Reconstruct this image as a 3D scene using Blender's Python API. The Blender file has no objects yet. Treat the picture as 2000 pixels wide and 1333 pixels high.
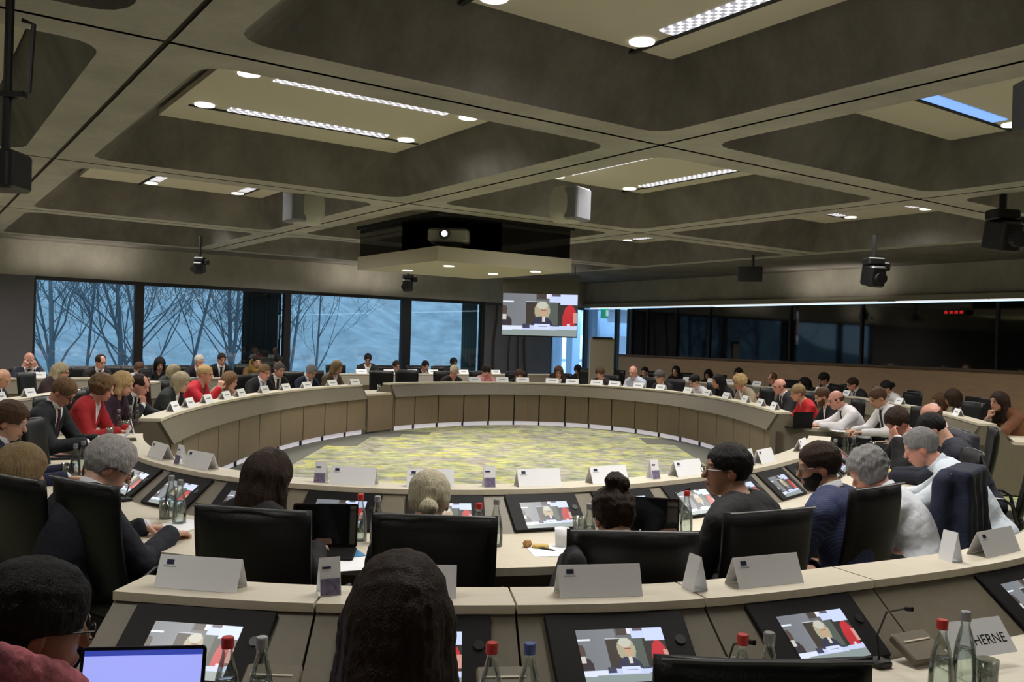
import bpy, math, random
import numpy as np
from mathutils import Vector, Matrix
random.seed(7); np.random.seed(7)
C = bpy.context.scene.collection
R = math.radians
# ------------------------------------------------------------------ camera, world, exposure
HC = 1.80; FPX = 1724.0; ROLL = R(1.63)
cam = bpy.data.cameras.new('camera'); camo = bpy.data.objects.new('camera', cam); C.objects.link(camo)
cam.sensor_width = 36.0; cam.lens = FPX * 36.0 / 2000.0; cam.clip_start = 0.05; cam.clip_end = 300
camo.matrix_world = Matrix.Translation((0, 0, HC)) @ Matrix.Rotation(R(90), 4, 'X') @ Matrix.Rotation(ROLL, 4, 'Z')
bpy.context.scene.camera = camo
vs = bpy.context.scene.view_settings
vs.view_transform = 'Standard'; vs.look = 'None'; vs.gamma = 1; vs.use_curve_mapping = False; vs.exposure = 0.10
w = bpy.data.worlds.new('dusk_sky'); bpy.context.scene.world = w; w.use_nodes = True
bg = w.node_tree.nodes['Background']; bg.inputs[0].default_value = (0.25, 0.39, 0.51, 1); bg.inputs[1].default_value = 3.3
try:
    bpy.context.scene.cycles.max_bounces = 7; bpy.context.scene.cycles.diffuse_bounces = 4
    bpy.context.scene.cycles.transparent_max_bounces = 12
    bpy.context.scene.cycles.sample_clamp_indirect = 4
except Exception: pass
LAMP_W = 92.0
# ------------------------------------------------------------------ pixel <-> plan helpers (photo 2000 x 1333)
def at(x, y, z):
    a = (x - 1000) / FPX; b = -(y - 666.5) / FPX
    c, s = math.cos(ROLL), math.sin(ROLL)
    r = a * c - b * s; u = a * s + b * c
    t = (z - HC) / u
    return Vector((r * t, t, z))
def at_d(x, y, d):
    a = (x - 1000) / FPX; b = -(y - 666.5) / FPX
    c, s = math.cos(ROLL), math.sin(ROLL)
    return Vector(((a * c - b * s) * d, d, HC + (a * s + b * c) * d))
# room axes: A runs along the window wall, B along the glass wall
S = 4.40
A = Vector((math.sin(R(54.89)), math.cos(R(54.89)), 0)); B = Vector((-A.y, A.x, 0))
def G(gx, gy, z=0.0):
    return A * ((gx + .32) * S) + B * ((gy + 1.352) * S) + Vector((0, 0, z))
RZG = math.atan2(A.y, A.x)
# ------------------------------------------------------------------ materials
M = {}
def srgb(c):
    return tuple((v / 255 / 12.92 if v / 255 <= .04045 else ((v / 255 + .055) / 1.055) ** 2.4) for v in c)
def mat(name, col, rough=.6, metal=0, spec=.5, bump=0, bscale=40, noise=0, nscale=6, stretch=None, col2=None, emit=None, es=1.0, sheen=0):
    if name in M: return M[name]
    m = bpy.data.materials.new(name); m.use_nodes = True; M[name] = m
    nt = m.node_tree; b = nt.nodes['Principled BSDF']
    c = srgb(col)
    b.inputs['Base Color'].default_value = (*c, 1); b.inputs['Roughness'].default_value = rough
    b.inputs['Metallic'].default_value = metal; b.inputs['Specular IOR Level'].default_value = spec
    if sheen: b.inputs['Sheen Weight'].default_value = sheen
    tc = nt.nodes.new('ShaderNodeTexCoord'); mp = nt.nodes.new('ShaderNodeMapping')
    nt.links.new(tc.outputs['Object'], mp.inputs[0])
    if stretch: mp.inputs['Scale'].default_value = stretch
    if noise:
        n = nt.nodes.new('ShaderNodeTexNoise'); n.inputs['Scale'].default_value = nscale; n.inputs['Detail'].default_value = 6
        n.inputs['Roughness'].default_value = .6
        nt.links.new(mp.outputs[0], n.inputs[0])
        r = nt.nodes.new('ShaderNodeValToRGB'); r.color_ramp.elements[0].position = .3; r.color_ramp.elements[1].position = .7
        c2 = srgb(col2) if col2 else tuple(v * (1 + noise) for v in c)
        r.color_ramp.elements[0].color = (*[v * (1 - noise) for v in c], 1) if not col2 else (*c, 1)
        r.color_ramp.elements[1].color = (*c2, 1)
        nt.links.new(n.outputs[0], r.inputs[0]); nt.links.new(r.outputs[0], b.inputs['Base Color'])
    if bump:
        n = nt.nodes.new('ShaderNodeTexNoise'); n.inputs['Scale'].default_value = bscale; n.inputs['Detail'].default_value = 3
        nt.links.new(mp.outputs[0], n.inputs[0])
        bm = nt.nodes.new('ShaderNodeBump'); bm.inputs['Strength'].default_value = bump; bm.inputs['Distance'].default_value = .01
        nt.links.new(n.outputs[0], bm.inputs['Height']); nt.links.new(bm.outputs[0], b.inputs['Normal'])
    if emit:
        b.inputs['Emission Color'].default_value = (*srgb(emit), 1); b.inputs['Emission Strength'].default_value = es
    return m
def attr_mat(name, rough=.5, emission=0, sss=0):
    if name in M: return M[name]
    m = bpy.data.materials.new(name); m.use_nodes = True; M[name] = m
    nt = m.node_tree; b = nt.nodes['Principled BSDF']; b.inputs['Roughness'].default_value = rough
    a = nt.nodes.new('ShaderNodeAttribute'); a.attribute_name = 'tint'
    if emission:
        b.inputs['Base Color'].default_value = (.01, .01, .01, 1)
        nt.links.new(a.outputs['Color'], b.inputs['Emission Color']); b.inputs['Emission Strength'].default_value = emission
    else:
        nt.links.new(a.outputs['Color'], b.inputs['Base Color'])
        n = nt.nodes.new('ShaderNodeTexNoise'); n.inputs['Scale'].default_value = 90
        bm = nt.nodes.new('ShaderNodeBump'); bm.inputs['Strength'].default_value = .12; bm.inputs['Distance'].default_value = .004
        nt.links.new(n.outputs[0], bm.inputs['Height']); nt.links.new(bm.outputs[0], b.inputs['Normal'])
    return m
def concrete(name, c1, c2, scale=1.2):
    if name in M: return M[name]
    m = bpy.data.materials.new(name); m.use_nodes = True; M[name] = m
    nt = m.node_tree; b = nt.nodes['Principled BSDF']; b.inputs['Roughness'].default_value = .85
    tc = nt.nodes.new('ShaderNodeTexCoord')
    n = nt.nodes.new('ShaderNodeTexNoise'); n.inputs['Scale'].default_value = scale; n.inputs['Detail'].default_value = 8; n.inputs['Roughness'].default_value = .65
    n2 = nt.nodes.new('ShaderNodeTexNoise'); n2.inputs['Scale'].default_value = 30; n2.inputs['Detail'].default_value = 4
    mp = nt.nodes.new('ShaderNodeMapping'); mp.inputs['Scale'].default_value = (1, 1, .6)
    nt.links.new(tc.outputs['Object'], mp.inputs[0]); nt.links.new(mp.outputs[0], n.inputs[0]); nt.links.new(tc.outputs['Object'], n2.inputs[0])
    r = nt.nodes.new('ShaderNodeValToRGB'); r.color_ramp.elements[0].color = (*srgb(c1), 1); r.color_ramp.elements[1].color = (*srgb(c2), 1)
    r.color_ramp.elements[0].position = .35; r.color_ramp.elements[1].position = .68
    nt.links.new(n.outputs[0], r.inputs[0])
    mx = nt.nodes.new('ShaderNodeMix'); mx.data_type = 'RGBA'; mx.blend_type = 'MULTIPLY'; mx.inputs[0].default_value = .25
    nt.links.new(r.outputs[0], mx.inputs[6]); nt.links.new(n2.outputs[1], mx.inputs[7]); nt.links.new(mx.outputs[2], b.inputs['Base Color'])
    bm = nt.nodes.new('ShaderNodeBump'); bm.inputs['Strength'].default_value = .3; bm.inputs['Distance'].default_value = .01
    nt.links.new(n2.outputs[0], bm.inputs['Height']); nt.links.new(bm.outputs[0], b.inputs['Normal'])
    return m
def glass_mat(name, tint=(1, 1, 1), fac=.12, rough=.02):
    if name in M: return M[name]
    m = bpy.data.materials.new(name); m.use_nodes = True; M[name] = m
    nt = m.node_tree; nt.nodes.clear()
    o = nt.nodes.new('ShaderNodeOutputMaterial'); t = nt.nodes.new('ShaderNodeBsdfTransparent'); t.inputs[0].default_value = (*tint, 1)
    g = nt.nodes.new('ShaderNodeBsdfGlossy'); g.inputs['Roughness'].default_value = rough
    lw = nt.nodes.new('ShaderNodeLayerWeight'); lw.inputs[0].default_value = .35
    mr = nt.nodes.new('ShaderNodeMapRange'); mr.inputs[3].default_value = fac; mr.inputs[4].default_value = .85
    nt.links.new(lw.outputs['Fresnel'], mr.inputs[0])
    mx = nt.nodes.new('ShaderNodeMixShader'); nt.links.new(mr.outputs[0], mx.inputs[0]); nt.links.new(t.outputs[0], mx.inputs[1]); nt.links.new(g.outputs[0], mx.inputs[2])
    nt.links.new(mx.outputs[0], o.inputs[0])
    return m
m_leather = mat('black_leather', (9, 9, 10), .45, spec=.35, bump=.15, bscale=120)
m_metal = mat('dark_metal', (70, 70, 72), .35, metal=.9)
m_black = mat('black_plastic', (12, 12, 13), .45)
m_bezel = mat('black_bezel', (20, 19, 20), .6, spec=.2)
m_lam = mat('pale_laminate', (212, 203, 184), .45, noise=.06, nscale=8, stretch=(1, 12, 1))
m_face = mat('taupe_laminate', (114, 106, 90), .5, noise=.06, nscale=5, stretch=(6, 6, .5))
m_panel = mat('brown_laminate', (128, 112, 92), .55, noise=.07, nscale=5, stretch=(8, 8, .5))
m_plinth = mat('plinth_added_glow', (225, 222, 226), .5, emit=(205, 200, 210), es=.55)  # glow added to a pale plinth to brighten the gap under the panels
m_paper = mat('white_paper', (250, 251, 255), .7)
m_flag = mat('dark_blue_ink', (40, 44, 80), .6)
m_grey = mat('grey_ink', (150, 152, 160), .7)
m_glass = glass_mat('clear_glass', (.93, .97, .95), .10)
m_wglass = glass_mat('window_glass', (.93, .97, 1), .045, .0)
m_red = mat('red_plastic', (190, 40, 36), .4); m_bluep = mat('blue_plastic', (70, 90, 150), .4)
m_sil = mat('silver_plastic', (150, 150, 155), .35, metal=.4)
# ------------------------------------------------------------------ object helpers
class MB:
    def __init__(s): s.v = []; s.f = []
    def add(s, vs, fs):
        n = len(s.v); s.v += [tuple(v) for v in vs]; s.f += [tuple(i + n for i in f) for f in fs]; return s
    def box(s, c, size, rz=0, rx=0, ry=0):
        sx, sy, sz = [q / 2 for q in size]
        mt = Matrix.Translation(c) @ Matrix.Rotation(rz, 4, 'Z') @ Matrix.Rotation(ry, 4, 'Y') @ Matrix.Rotation(rx, 4, 'X')
        vs = [mt @ Vector((x * sx, y * sy, z * sz)) for x in (-1, 1) for y in (-1, 1) for z in (-1, 1)]
        return s.add(vs, [(0, 1, 3, 2), (4, 6, 7, 5), (0, 4, 5, 1), (2, 3, 7, 6), (0, 2, 6, 4), (1, 5, 7, 3)])
    def rbox(s, c, size, r=.02, n=3, rz=0, rx=0, ry=0):
        # rounded in the local XY outline and softened on z edges
        sx, sy, sz = [q / 2 for q in size]; r = min(r, sx * .99, sy * .99); e = min(r * .5, sz * .5)
        mt = Matrix.Translation(c) @ Matrix.Rotation(rz, 4, 'Z') @ Matrix.Rotation(ry, 4, 'Y') @ Matrix.Rotation(rx, 4, 'X')
        rings = []
        for z, ins in ((-sz, e), (-sz + e, 0), (sz - e, 0), (sz, e)):
            ring = []
            for q, (cx, cy) in enumerate(((1, 1), (-1, 1), (-1, -1), (1, -1))):
                for k in range(n + 1):
                    a = R(90) * (q + k / n); rr = r - ins * .0
                    ring.append(mt @ Vector((cx * (sx - r) + (r - ins) * math.cos(a), cy * (sy - r) + (r - ins) * math.sin(a), z)))
            rings.append(ring)
        m = len(rings[0]); vs = [v for g in rings for v in g]; fs = []
        for i in range(3):
            for j in range(m): fs.append((i * m + j, i * m + (j + 1) % m, (i + 1) * m + (j + 1) % m, (i + 1) * m + j))
        fs.append(tuple(range(m))[::-1]); fs.append(tuple(3 * m + j for j in range(m)))
        return s.add(vs, fs)
    def tube(s, pts, rad, n=8, cap=True):
        pts = [Vector(p) for p in pts]; rad = rad if isinstance(rad, (list, tuple)) else [rad] * len(pts)
        vs = []; fs = []; prev = None
        for i, p in enumerate(pts):
            d = (pts[min(i + 1, len(pts) - 1)] - pts[max(i - 1, 0)]).normalized()
            u = prev if prev is not None else (Vector((0, 0, 1)) if abs(d.z) < .9 else Vector((1, 0, 0)))
            u = (u - d * u.dot(d)).normalized(); prev = u; v2 = d.cross(u)
            for k in range(n):
                a = 2 * math.pi * k / n; vs.append(p + (u * math.cos(a) + v2 * math.sin(a)) * rad[i])
        for i in range(len(pts) - 1):
            for k in range(n): fs.append((i * n + k, i * n + (k + 1) % n, (i + 1) * n + (k + 1) % n, (i + 1) * n + k))
        if cap: fs.append(tuple(range(n))[::-1]); fs.append(tuple((len(pts) - 1) * n + k for k in range(n)))
        return s.add(vs, fs)
    def lathe(s, prof, c=(0, 0, 0), n=20, rx=0):
        mt = Matrix.Translation(c) @ Matrix.Rotation(rx, 4, 'X'); vs = []; fs = []
        for r, z in prof:
            for k in range(n):
                a = 2 * math.pi * k / n; vs.append(mt @ Vector((r * math.cos(a), r * math.sin(a), z)))
        for i in range(len(prof) - 1):
            for k in range(n): fs.append((i * n + k, i * n + (k + 1) % n, (i + 1) * n + (k + 1) % n, (i + 1) * n + k))
        fs.append(tuple(range(n))[::-1]); fs.append(tuple((len(prof) - 1) * n + k for k in range(n)))
        return s.add(vs, fs)
    def build(s, name, m, parent=None, smooth=False, loc=None, rz=0):
        me = bpy.data.meshes.new(name); me.from_pydata(s.v, [], s.f); me.validate(); me.update()
        if smooth: me.polygons.foreach_set('use_smooth', [True] * len(me.polygons))
        o = bpy.data.objects.new(name, me); C.objects.link(o)
        if m: me.materials.append(m)
        if parent: o.parent = parent
        if loc is not None: o.location = loc
        o.rotation_euler.z = rz
        return o
def tag(o, label, cat, group=None):
    o['label'] = label; o['category'] = cat
    if group: o['group'] = group
    return o
def struct(o): o['kind'] = 'structure'; return o
def empty(name, loc, rz=0, label=None, cat=None, group=None):
    o = bpy.data.objects.new(name, None); C.objects.link(o); o.location = loc; o.rotation_euler.z = rz; o.empty_display_size = .1
    if label: tag(o, label, cat, group)
    return o
def copy_tree(o, parent=None):
    c = o.copy(); C.objects.link(c)
    if parent: c.parent = parent
    for ch in [x for x in bpy.data.objects if x.parent == o]: copy_tree(ch, c)
    return c
# ------------------------------------------------------------------ curves of the desks
RC = [0.046768, -0.000246, 0.000286, 0.025318, -0.005299, -0.000203, -0.000345, 0.000658, 0.000483]
RCEN = Vector((0, 12.3, 0))
def ring_r(t):
    q = RC[0]
    for k in range(1, 5): q += RC[2 * k - 1] * math.cos(k * t) + RC[2 * k] * math.sin(k * t)
    return 1 / math.sqrt(q)
def ring_p(t): return RCEN + Vector((math.cos(t), math.sin(t), 0)) * ring_r(t)
class Curve:
    """polyline with arc length; outward normal on the side away from the middle of the ring"""
    def __init__(s, pts):
        s.p = [Vector((q[0], q[1], 0)) for q in pts]; s.l = [0.0]
        for a, b in zip(s.p, s.p[1:]): s.l.append(s.l[-1] + (b - a).length)
        s.L = s.l[-1]
        mid = s.raw(s.L / 2); t = (s.raw(s.L / 2 + .05) - s.raw(s.L / 2 - .05)).normalized(); n = Vector((t.y, -t.x, 0))
        s.sg = 1 if n.dot(mid - RCEN) > 0 else -1
    def raw(s, u):
        u = max(0, min(s.L - 1e-6, u)); i = max(k for k in range(len(s.l) - 1) if s.l[k] <= u)
        f = (u - s.l[i]) / (s.l[i + 1] - s.l[i]); return s.p[i].lerp(s.p[i + 1], f)
    def n(s, u):
        t = (s.raw(min(u + .12, s.L)) - s.raw(max(u - .12, 0))).normalized(); return Vector((t.y, -t.x, 0)) * s.sg
    def at(s, u, off=0, z=0):
        p = s.raw(u) + s.n(u) * off; p.z = z; return p
    def near(s, q):
        q = Vector((q[0], q[1], 0)); best = min(range(int(s.L / .02) + 1), key=lambda k: (s.raw(k * .02) - q).length_squared); return best * .02
    def u_px(s, x, z=.66, off=0):
        # where this curve is crossed by the photo's column x
        c, sn = math.cos(ROLL), math.sin(ROLL); best = None
        for k in range(int(s.L / .02) + 1):
            p = s.at(k * .02, off, z); u = p.z - HC
            X = 1000 + FPX * (p.x * c + u * sn) / p.y; e = abs(X - x)
            if best is None or e < best[0]: best = (e, k * .02)
        return best[1]
def arc(a0, a1, n=60): return Curve([ring_p(R(a0 + (a1 - a0) * i / n)) for i in range(n + 1)])
def smooth_pts(pts, n=12):
    P = [Vector((*p, 0)) for p in pts]; out = []
    for i in range(len(P) - 1):
        a = P[max(i - 1, 0)]; b = P[i]; c = P[i + 1]; d = P[min(i + 2, len(P) - 1)]
        for k in range(n):
            t = k / n; out.append(.5 * ((2 * b) + (c - a) * t + (2 * a - 5 * b + 4 * c - d) * t * t + (3 * b - a - 3 * c + d) * t ** 3))
    return out + [P[-1]]
cv_left = arc(223.8, 124.2); cv_far = arc(116, 0.6); cv_near = arc(236.3, 313.6)
cv_o_near = Curve(smooth_pts([(-1.30, 3.20), (-.68, 3.13), (0, 3.17), (.6, 3.29), (1.28, 3.58), (2.12, 4.03), (2.75, 4.6), (3.2, 5.2)]))
cv_o_left = Curve(smooth_pts([(-5.55, 8.9), (-5.95, 10.4), (-6.12, 12.1), (-6.2, 13.8), (-6.15, 15.6)]))
cv_o_right = Curve(smooth_pts([(6.0, 11.3), (6.42, 13.4), (6.55, 15.6), (6.4, 18.2), (5.8, 20.4), (4.9, 21.7), (3.9, 22.4)]))
def nline(n, x): return (x, (n + .575 * x) / .818)
cv_back = Curve([nline(19.25, -5.3), nline(19.25, 1.6)])
cv_wall = Curve([nline(17.4, -9.9), nline(17.4, -6.75)])
cv_wall2 = Curve([nline(17.4, -6.2), nline(17.4, -5.0)])
def sweep(cv, u0, u1, prof, name, m, parent, step=.12, closed=True):
    n = max(2, int((u1 - u0) / step) + 1); vs = []; fs = []; k = len(prof)
    for i in range(n + 1):
        u = u0 + (u1 - u0) * i / n
        for s_, z in prof: vs.append(cv.at(u, s_, z))
    for i in range(n):
        for j in range(k if closed else k - 1):
            fs.append((i * k + j, i * k + (j + 1) % k, (i + 1) * k + (j + 1) % k, (i + 1) * k + j))
    if closed: fs.append(tuple(range(k))[::-1]); fs.append(tuple(n * k + j for j in range(k)))
    mb = MB().add(vs, fs); return mb.build(name, m, parent)
ZL, ZD = .915, .70
P_LEDGE = [(0, ZL), (.215, ZL), (.215, ZL - .03), (0, ZL - .03)]
P_FASC = [(.012, ZL - .031), (-.13, .66), (-.11, .65), (.03, ZL - .05)]
P_FASC = [(.01, ZL - .031), (-.13, .655), (-.09, .655), (.05, ZL - .031)]
P_SLOPE = [(.17, ZL - .031), (.20, ZL - .031), (.43, ZD + .001), (.40, ZD + .001)]
P_TOP = [(.38, ZD), (1.17, ZD), (1.17, ZD - .04), (.38, ZD - .04)]
P_BODY = [(.0, .10), (.0, .64), (.12, .64), (.12, .10)]
P_SIDE = [(-.13, .655), (.01, ZL - .031), (.20, ZL - .031), (.42, ZD - .041), (1.15, ZD - .041), (1.15, .02), (-.08, .02), (-.08, .655)]
# ------------------------------------------------------------------ picture shown on every screen
def screen_mesh():
    W, H = 96, 56
    img = np.zeros((H, W, 3)); Y, X = np.mgrid[0:H, 0:W]; x = (X + .5) / W; y = (Y + .5) / H   # y down
    def put(mask, c): img[mask] = c
    put(x > -1, (118, 122, 128)); img += ((x * 18)[..., None]); 
    put(x > .44, (104, 106, 108)); put((x > .62) & (y > .2), (86, 94, 88)); put((x > .74) & (y > .2), (52, 50, 48))
    put((x < .15) & (y > .17) & (y < .21), (226, 232, 240))
    put((x > .31) & (x < .5) & (y > .17) & (y < .19), (190, 194, 204)); put((x > .31) & (x < .48) & (y > .2) & (y < .74), (64, 58, 52))
    put((x > .46) & (x < .6) & (y < .13), (74, 64, 62)); put((x > .58) & (x < .66) & (y < .1), (230, 228, 238))
    put((x > .63) & (y < .20), (200, 212, 246)); put((x > .77) & (y < .245), (204, 216, 248)); put((x > .66) & (x < .77) & (y < .05), (96, 84, 100))
    put(((x - .015) / .05) ** 2 + ((y - .42) / .14) ** 2 < 1, (84, 70, 64)); put(((x - .03) / .10) ** 2 + ((y - .72) / .2) ** 2 < 1, (58, 50, 56)); put((x < .05) & (y > .5) & (y < .62), (206, 200, 196))
    put(((x - .53) / .105) ** 2 + ((y - .40) / .23) ** 2 < 1, (174, 166, 138)); put(((x - .545) / .045) ** 2 + ((y - .41) / .125) ** 2 < 1, (196, 160, 132))
    put(((x - .53) / .145) ** 2 + ((y - .80) / .27) ** 2 < 1, (54, 56, 78)); put((np.abs(x - .55) < .02) & (y > .53) & (y < .66), (214, 206, 192))
    put(((x - .53) / .07) ** 2 + ((y - .27) / .09) ** 2 < 1, (196, 196, 182)); put((np.abs(x - .545) < .035) & (np.abs(y - .38) < .012), (120, 92, 80))
    put(((x - .90) / .085) ** 2 + ((y - .5) / .25) ** 2 < 1, (192, 50, 58)); put((x > .80) & (x < .97) & (y > .5) & (y < .75), (186, 46, 54)); put((x > .95) & (y > .42) & (y < .68), (206, 150, 140))
    lo = .755 + (.5 - x) * .03
    put(y > lo, (196, 208, 240)); put((x > .27) & (x < .36) & (y > .72) & (y < .82), (66, 66, 88)); put((x > .66) & (x < .76) & (y > .73) & (y < .775), (60, 70, 88))
    put((x < .26) & (y > .76) & (y < .88), (222, 228, 248)); put((x > .43) & (x < .64) & (y > .71) & (y < .84), (212, 220, 248)); put((x > .48) & (x < .6) & (np.abs(y - .775) < .012), (150, 158, 190))
    put((x > .86) & (x < .91) & (y > .70) & (y < .8), (214, 206, 226))
    put(y > .855 + (.5 - x) * .03, (140, 152, 150))
    img = np.clip(img, 0, 255) / 255; img = np.where(img <= .04045, img / 12.92, ((img + .055) / 1.055) ** 2.4)
    me = bpy.data.meshes.new('screen')
    vs = [((i / W - .5), (.5 - j / H), 0) for j in range(H + 1) for i in range(W + 1)]
    fs = [(j * (W + 1) + i, (j + 1) * (W + 1) + i, (j + 1) * (W + 1) + i + 1, j * (W + 1) + i + 1) for j in range(H) for i in range(W)]
    me.from_pydata(vs, [], fs)
    ca = me.color_attributes.new('tint', 'FLOAT_COLOR', 'CORNER')
    col = np.ones((H * W, 4, 4)); col[:, :, :3] = img.reshape(-1, 1, 3)
    ca.data.foreach_set('color', col.ravel()); me.materials.append(attr_mat('lit_screen', .3, 1.0)); me.update()
    return me
SCREEN = screen_mesh()
def put_screen(parent, mtx, wd, ht, name='screen'):
    o = bpy.data.objects.new(name, SCREEN); C.objects.link(o); o.parent = parent
    o.matrix_basis = mtx @ Matrix.Diagonal((wd, ht, 1, 1)); return o
def monitor(cv, u, parent, bw, lit=True, sw=.30, sh=.195):
    """bezel plate lying on the sloped panel, with its screen"""
    a = cv.at(u, .205, ZL - .037); b = cv.at(u, .425, ZD + .006)
    up = (a - b).normalized(); n0 = cv.n(u); right = Vector((0, 0, 1)).cross(n0).normalized()
    # seen by someone on the outer side looking inward: right hand = right
    nrm = right.cross(up).normalized()
    if nrm.z < 0: nrm = -nrm; right = -right
    c = (a + b) / 2 + nrm * .004
    mt = Matrix((( right.x, up.x, nrm.x, c.x), (right.y, up.y, nrm.y, c.y), (right.z, up.z, nrm.z, c.z), (0, 0, 0, 1)))
    L = (a - b).length
    mb = MB().rbox((0, 0, 0), (bw, L * .98, .018), r=.012); fr = mb.build('monitor', m_bezel, parent); fr.matrix_basis = mt
    put_screen(fr, Matrix.Translation((.0, -.028, .0105)), sw, sh)
    MB().lathe([(.0, 0), (.018, 0), (.018, .004), (.0, .004)], (bw * .42, .02, .009), 14).build('speaker_hole', m_black, fr)
    return fr
def desk(cv, name, label, group=None, joints=None, pitch=.55, monitors=None, low=None, ends=True, u0=0, u1=None, console=None, strips=True, bezel=.47):
    u1 = cv.L if u1 is None else u1
    root = empty(name, cv.at((u0 + u1) / 2, .5, 0), 0, label, 'desk', group)
    inv = Matrix.Translation(-root.location)
    def fix(o): o.matrix_basis = inv @ o.matrix_basis; return o
    hoods = [(u0, u1)]
    for a, b in hoods:
        fix(sweep(cv, a, b, P_LEDGE, 'ledge', m_lam, root)); fix(sweep(cv, a, b, P_FASC, 'fascia', m_face, root))
        fix(sweep(cv, a, b, P_SLOPE, 'sloped_panel', m_face, root))
    fix(sweep(cv, u0, u1, P_TOP, 'desk_top', m_lam, root)); fix(sweep(cv, u0, u1, P_BODY, 'cable_trough', m_panel, root))
    js = joints or [u0 + (u1 - u0) * i / max(1, round((u1 - u0) / pitch)) for i in range(max(1, round((u1 - u0) / pitch)) + 1)]
    for a, b in zip(js, js[1:]):
        fix(sweep(cv, a + .014, b - .014, [(-.08, .09), (-.08, .654), (-.056, .654), (-.056, .09)], 'front_panel', m_panel, root, step=.3))
        fix(MB().box(cv.at(a, -.04, .33), (.03, .03, .65), math.atan2(cv.n(a).y, cv.n(a).x)).build('post', m_black, root))
    fix(sweep(cv, u0 + .03, u1 - .03, [(-.02, .0), (-.02, .10), (0, .10), (0, .0)], 'glowing_plinth', m_plinth, root))  # plinth carrying the added glow, not a lamp
    for u, sg in ((u0, -1), (u1, 1)):
        uu = u - sg * .03
        vs = [cv.at(u, s_, z) for s_, z in P_SIDE] + [cv.at(uu, s_, z) for s_, z in P_SIDE]; k = len(P_SIDE)
        fix(MB().add(vs, [tuple(range(k))] + [tuple(range(k, 2 * k))[::-1]] + [(j, (j + 1) % k, (j + 1) % k + k, j + k) for j in range(k)]).build('side_panel', m_face, root))
    if monitors:
        for u in monitors:
            fix(monitor(cv, u, root, bezel))
    if console:
        for u in console:
            o = fix(MB().rbox((0, 0, 0), (.17, .13, .03), r=.01).build('console', m_face, root)); p = cv.at(u, .47, ZD + .045)
            n0 = cv.n(u); o.matrix_basis = inv @ (Matrix.Translation(p) @ Matrix.Rotation(math.atan2(n0.y, n0.x) + R(90), 4, 'Z') @ Matrix.Rotation(R(28), 4, 'X'))
            MB().box((0, .02, .016), (.13, .006, .004)).build('groove', m_lam, o)
    return root
# ================================================================== THE SETTING
# floor with woven leafy carpet
def carpet_mat():
    m = bpy.data.materials.new('patterned_carpet'); m.use_nodes = True; nt = m.node_tree; b = nt.nodes['Principled BSDF']; b.inputs['Roughness'].default_value = .95; b.inputs['Specular IOR Level'].default_value = .1
    tc = nt.nodes.new('ShaderNodeTexCoord'); mp = nt.nodes.new('ShaderNodeMapping'); nt.links.new(tc.outputs['Object'], mp.inputs[0]); mp.inputs['Scale'].default_value = (1, 1, 1)
    def noise(sc, det, loc, st=(1, 1, 1)):
        q = nt.nodes.new('ShaderNodeMapping'); q.inputs['Location'].default_value = (loc, loc * 2, 0); q.inputs['Scale'].default_value = st; nt.links.new(tc.outputs['Object'], q.inputs[0])
        n = nt.nodes.new('ShaderNodeTexNoise'); n.inputs['Scale'].default_value = sc; n.inputs['Detail'].default_value = det; n.inputs['Distortion'].default_value = .6; nt.links.new(q.outputs[0], n.inputs[0]); return n
    n1 = noise(2.1, 4, 3, (1, 1, 1)); n2 = noise(2.6, 4, 11, (1, 1, 1)); n3 = noise(7, 2, 21, (.8, 1, 1))
    r1 = nt.nodes.new('ShaderNodeValToRGB'); cr = r1.color_ramp; cr.elements[0].position = .36; cr.elements[1].position = .62
    cr.elements[0].color = (*srgb((142, 146, 130)), 1); cr.elements[1].color = (*srgb((200, 198, 128)), 1)
    e = cr.elements.new(.5); e.color = (*srgb((178, 182, 144)), 1)
    nt.links.new(n1.outputs[0], r1.inputs[0])
    r2 = nt.nodes.new('ShaderNodeValToRGB'); r2.color_ramp.elements[0].position = .5; r2.color_ramp.elements[1].position = .6
    r2.color_ramp.elements[0].color = (0, 0, 0, 1); r2.color_ramp.elements[1].color = (1, 1, 1, 1); nt.links.new(n2.outputs[0], r2.inputs[0])
    mx = nt.nodes.new('ShaderNodeMix'); mx.data_type = 'RGBA'; mx.inputs[7].default_value = (*srgb((170, 164, 158)), 1)
    nt.links.new(r2.outputs[0], mx.inputs[0]); nt.links.new(r1.outputs[0], mx.inputs[6])
    r3 = nt.nodes.new('ShaderNodeValToRGB'); r3.color_ramp.elements[0].position = .38; r3.color_ramp.elements[1].position = .56
    r3.color_ramp.elements[0].color = (.68, .69, .64, 1); r3.color_ramp.elements[1].color = (1, 1, 1, 1); nt.links.new(n3.outputs[0], r3.inputs[0])
    m2 = nt.nodes.new('ShaderNodeMix'); m2.data_type = 'RGBA'; m2.blend_type = 'MULTIPLY'; m2.inputs[0].default_value = 1
    nt.links.new(mx.outputs[2], m2.inputs[6]); nt.links.new(r3.outputs[0], m2.inputs[7]); nt.links.new(m2.outputs[2], b.inputs['Base Color'])
    return m
GX0, GX1, GY0, GY1 = -3.2, 3.73, -2.6, 3.5
fl = MB().add([G(GX0, GY0), G(GX1, GY0), G(GX1, GY1), G(GX0, GY1), G(GX0, GY0, -.1), G(GX1, GY0, -.1), G(GX1, GY1, -.1), G(GX0, GY1, -.1)],
              [(0, 1, 2, 3), (4, 7, 6, 5), (0, 4, 5, 1), (1, 5, 6, 2), (2, 6, 7, 3), (3, 7, 4, 0)]).build('floor', carpet_mat()); struct(fl)
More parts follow.
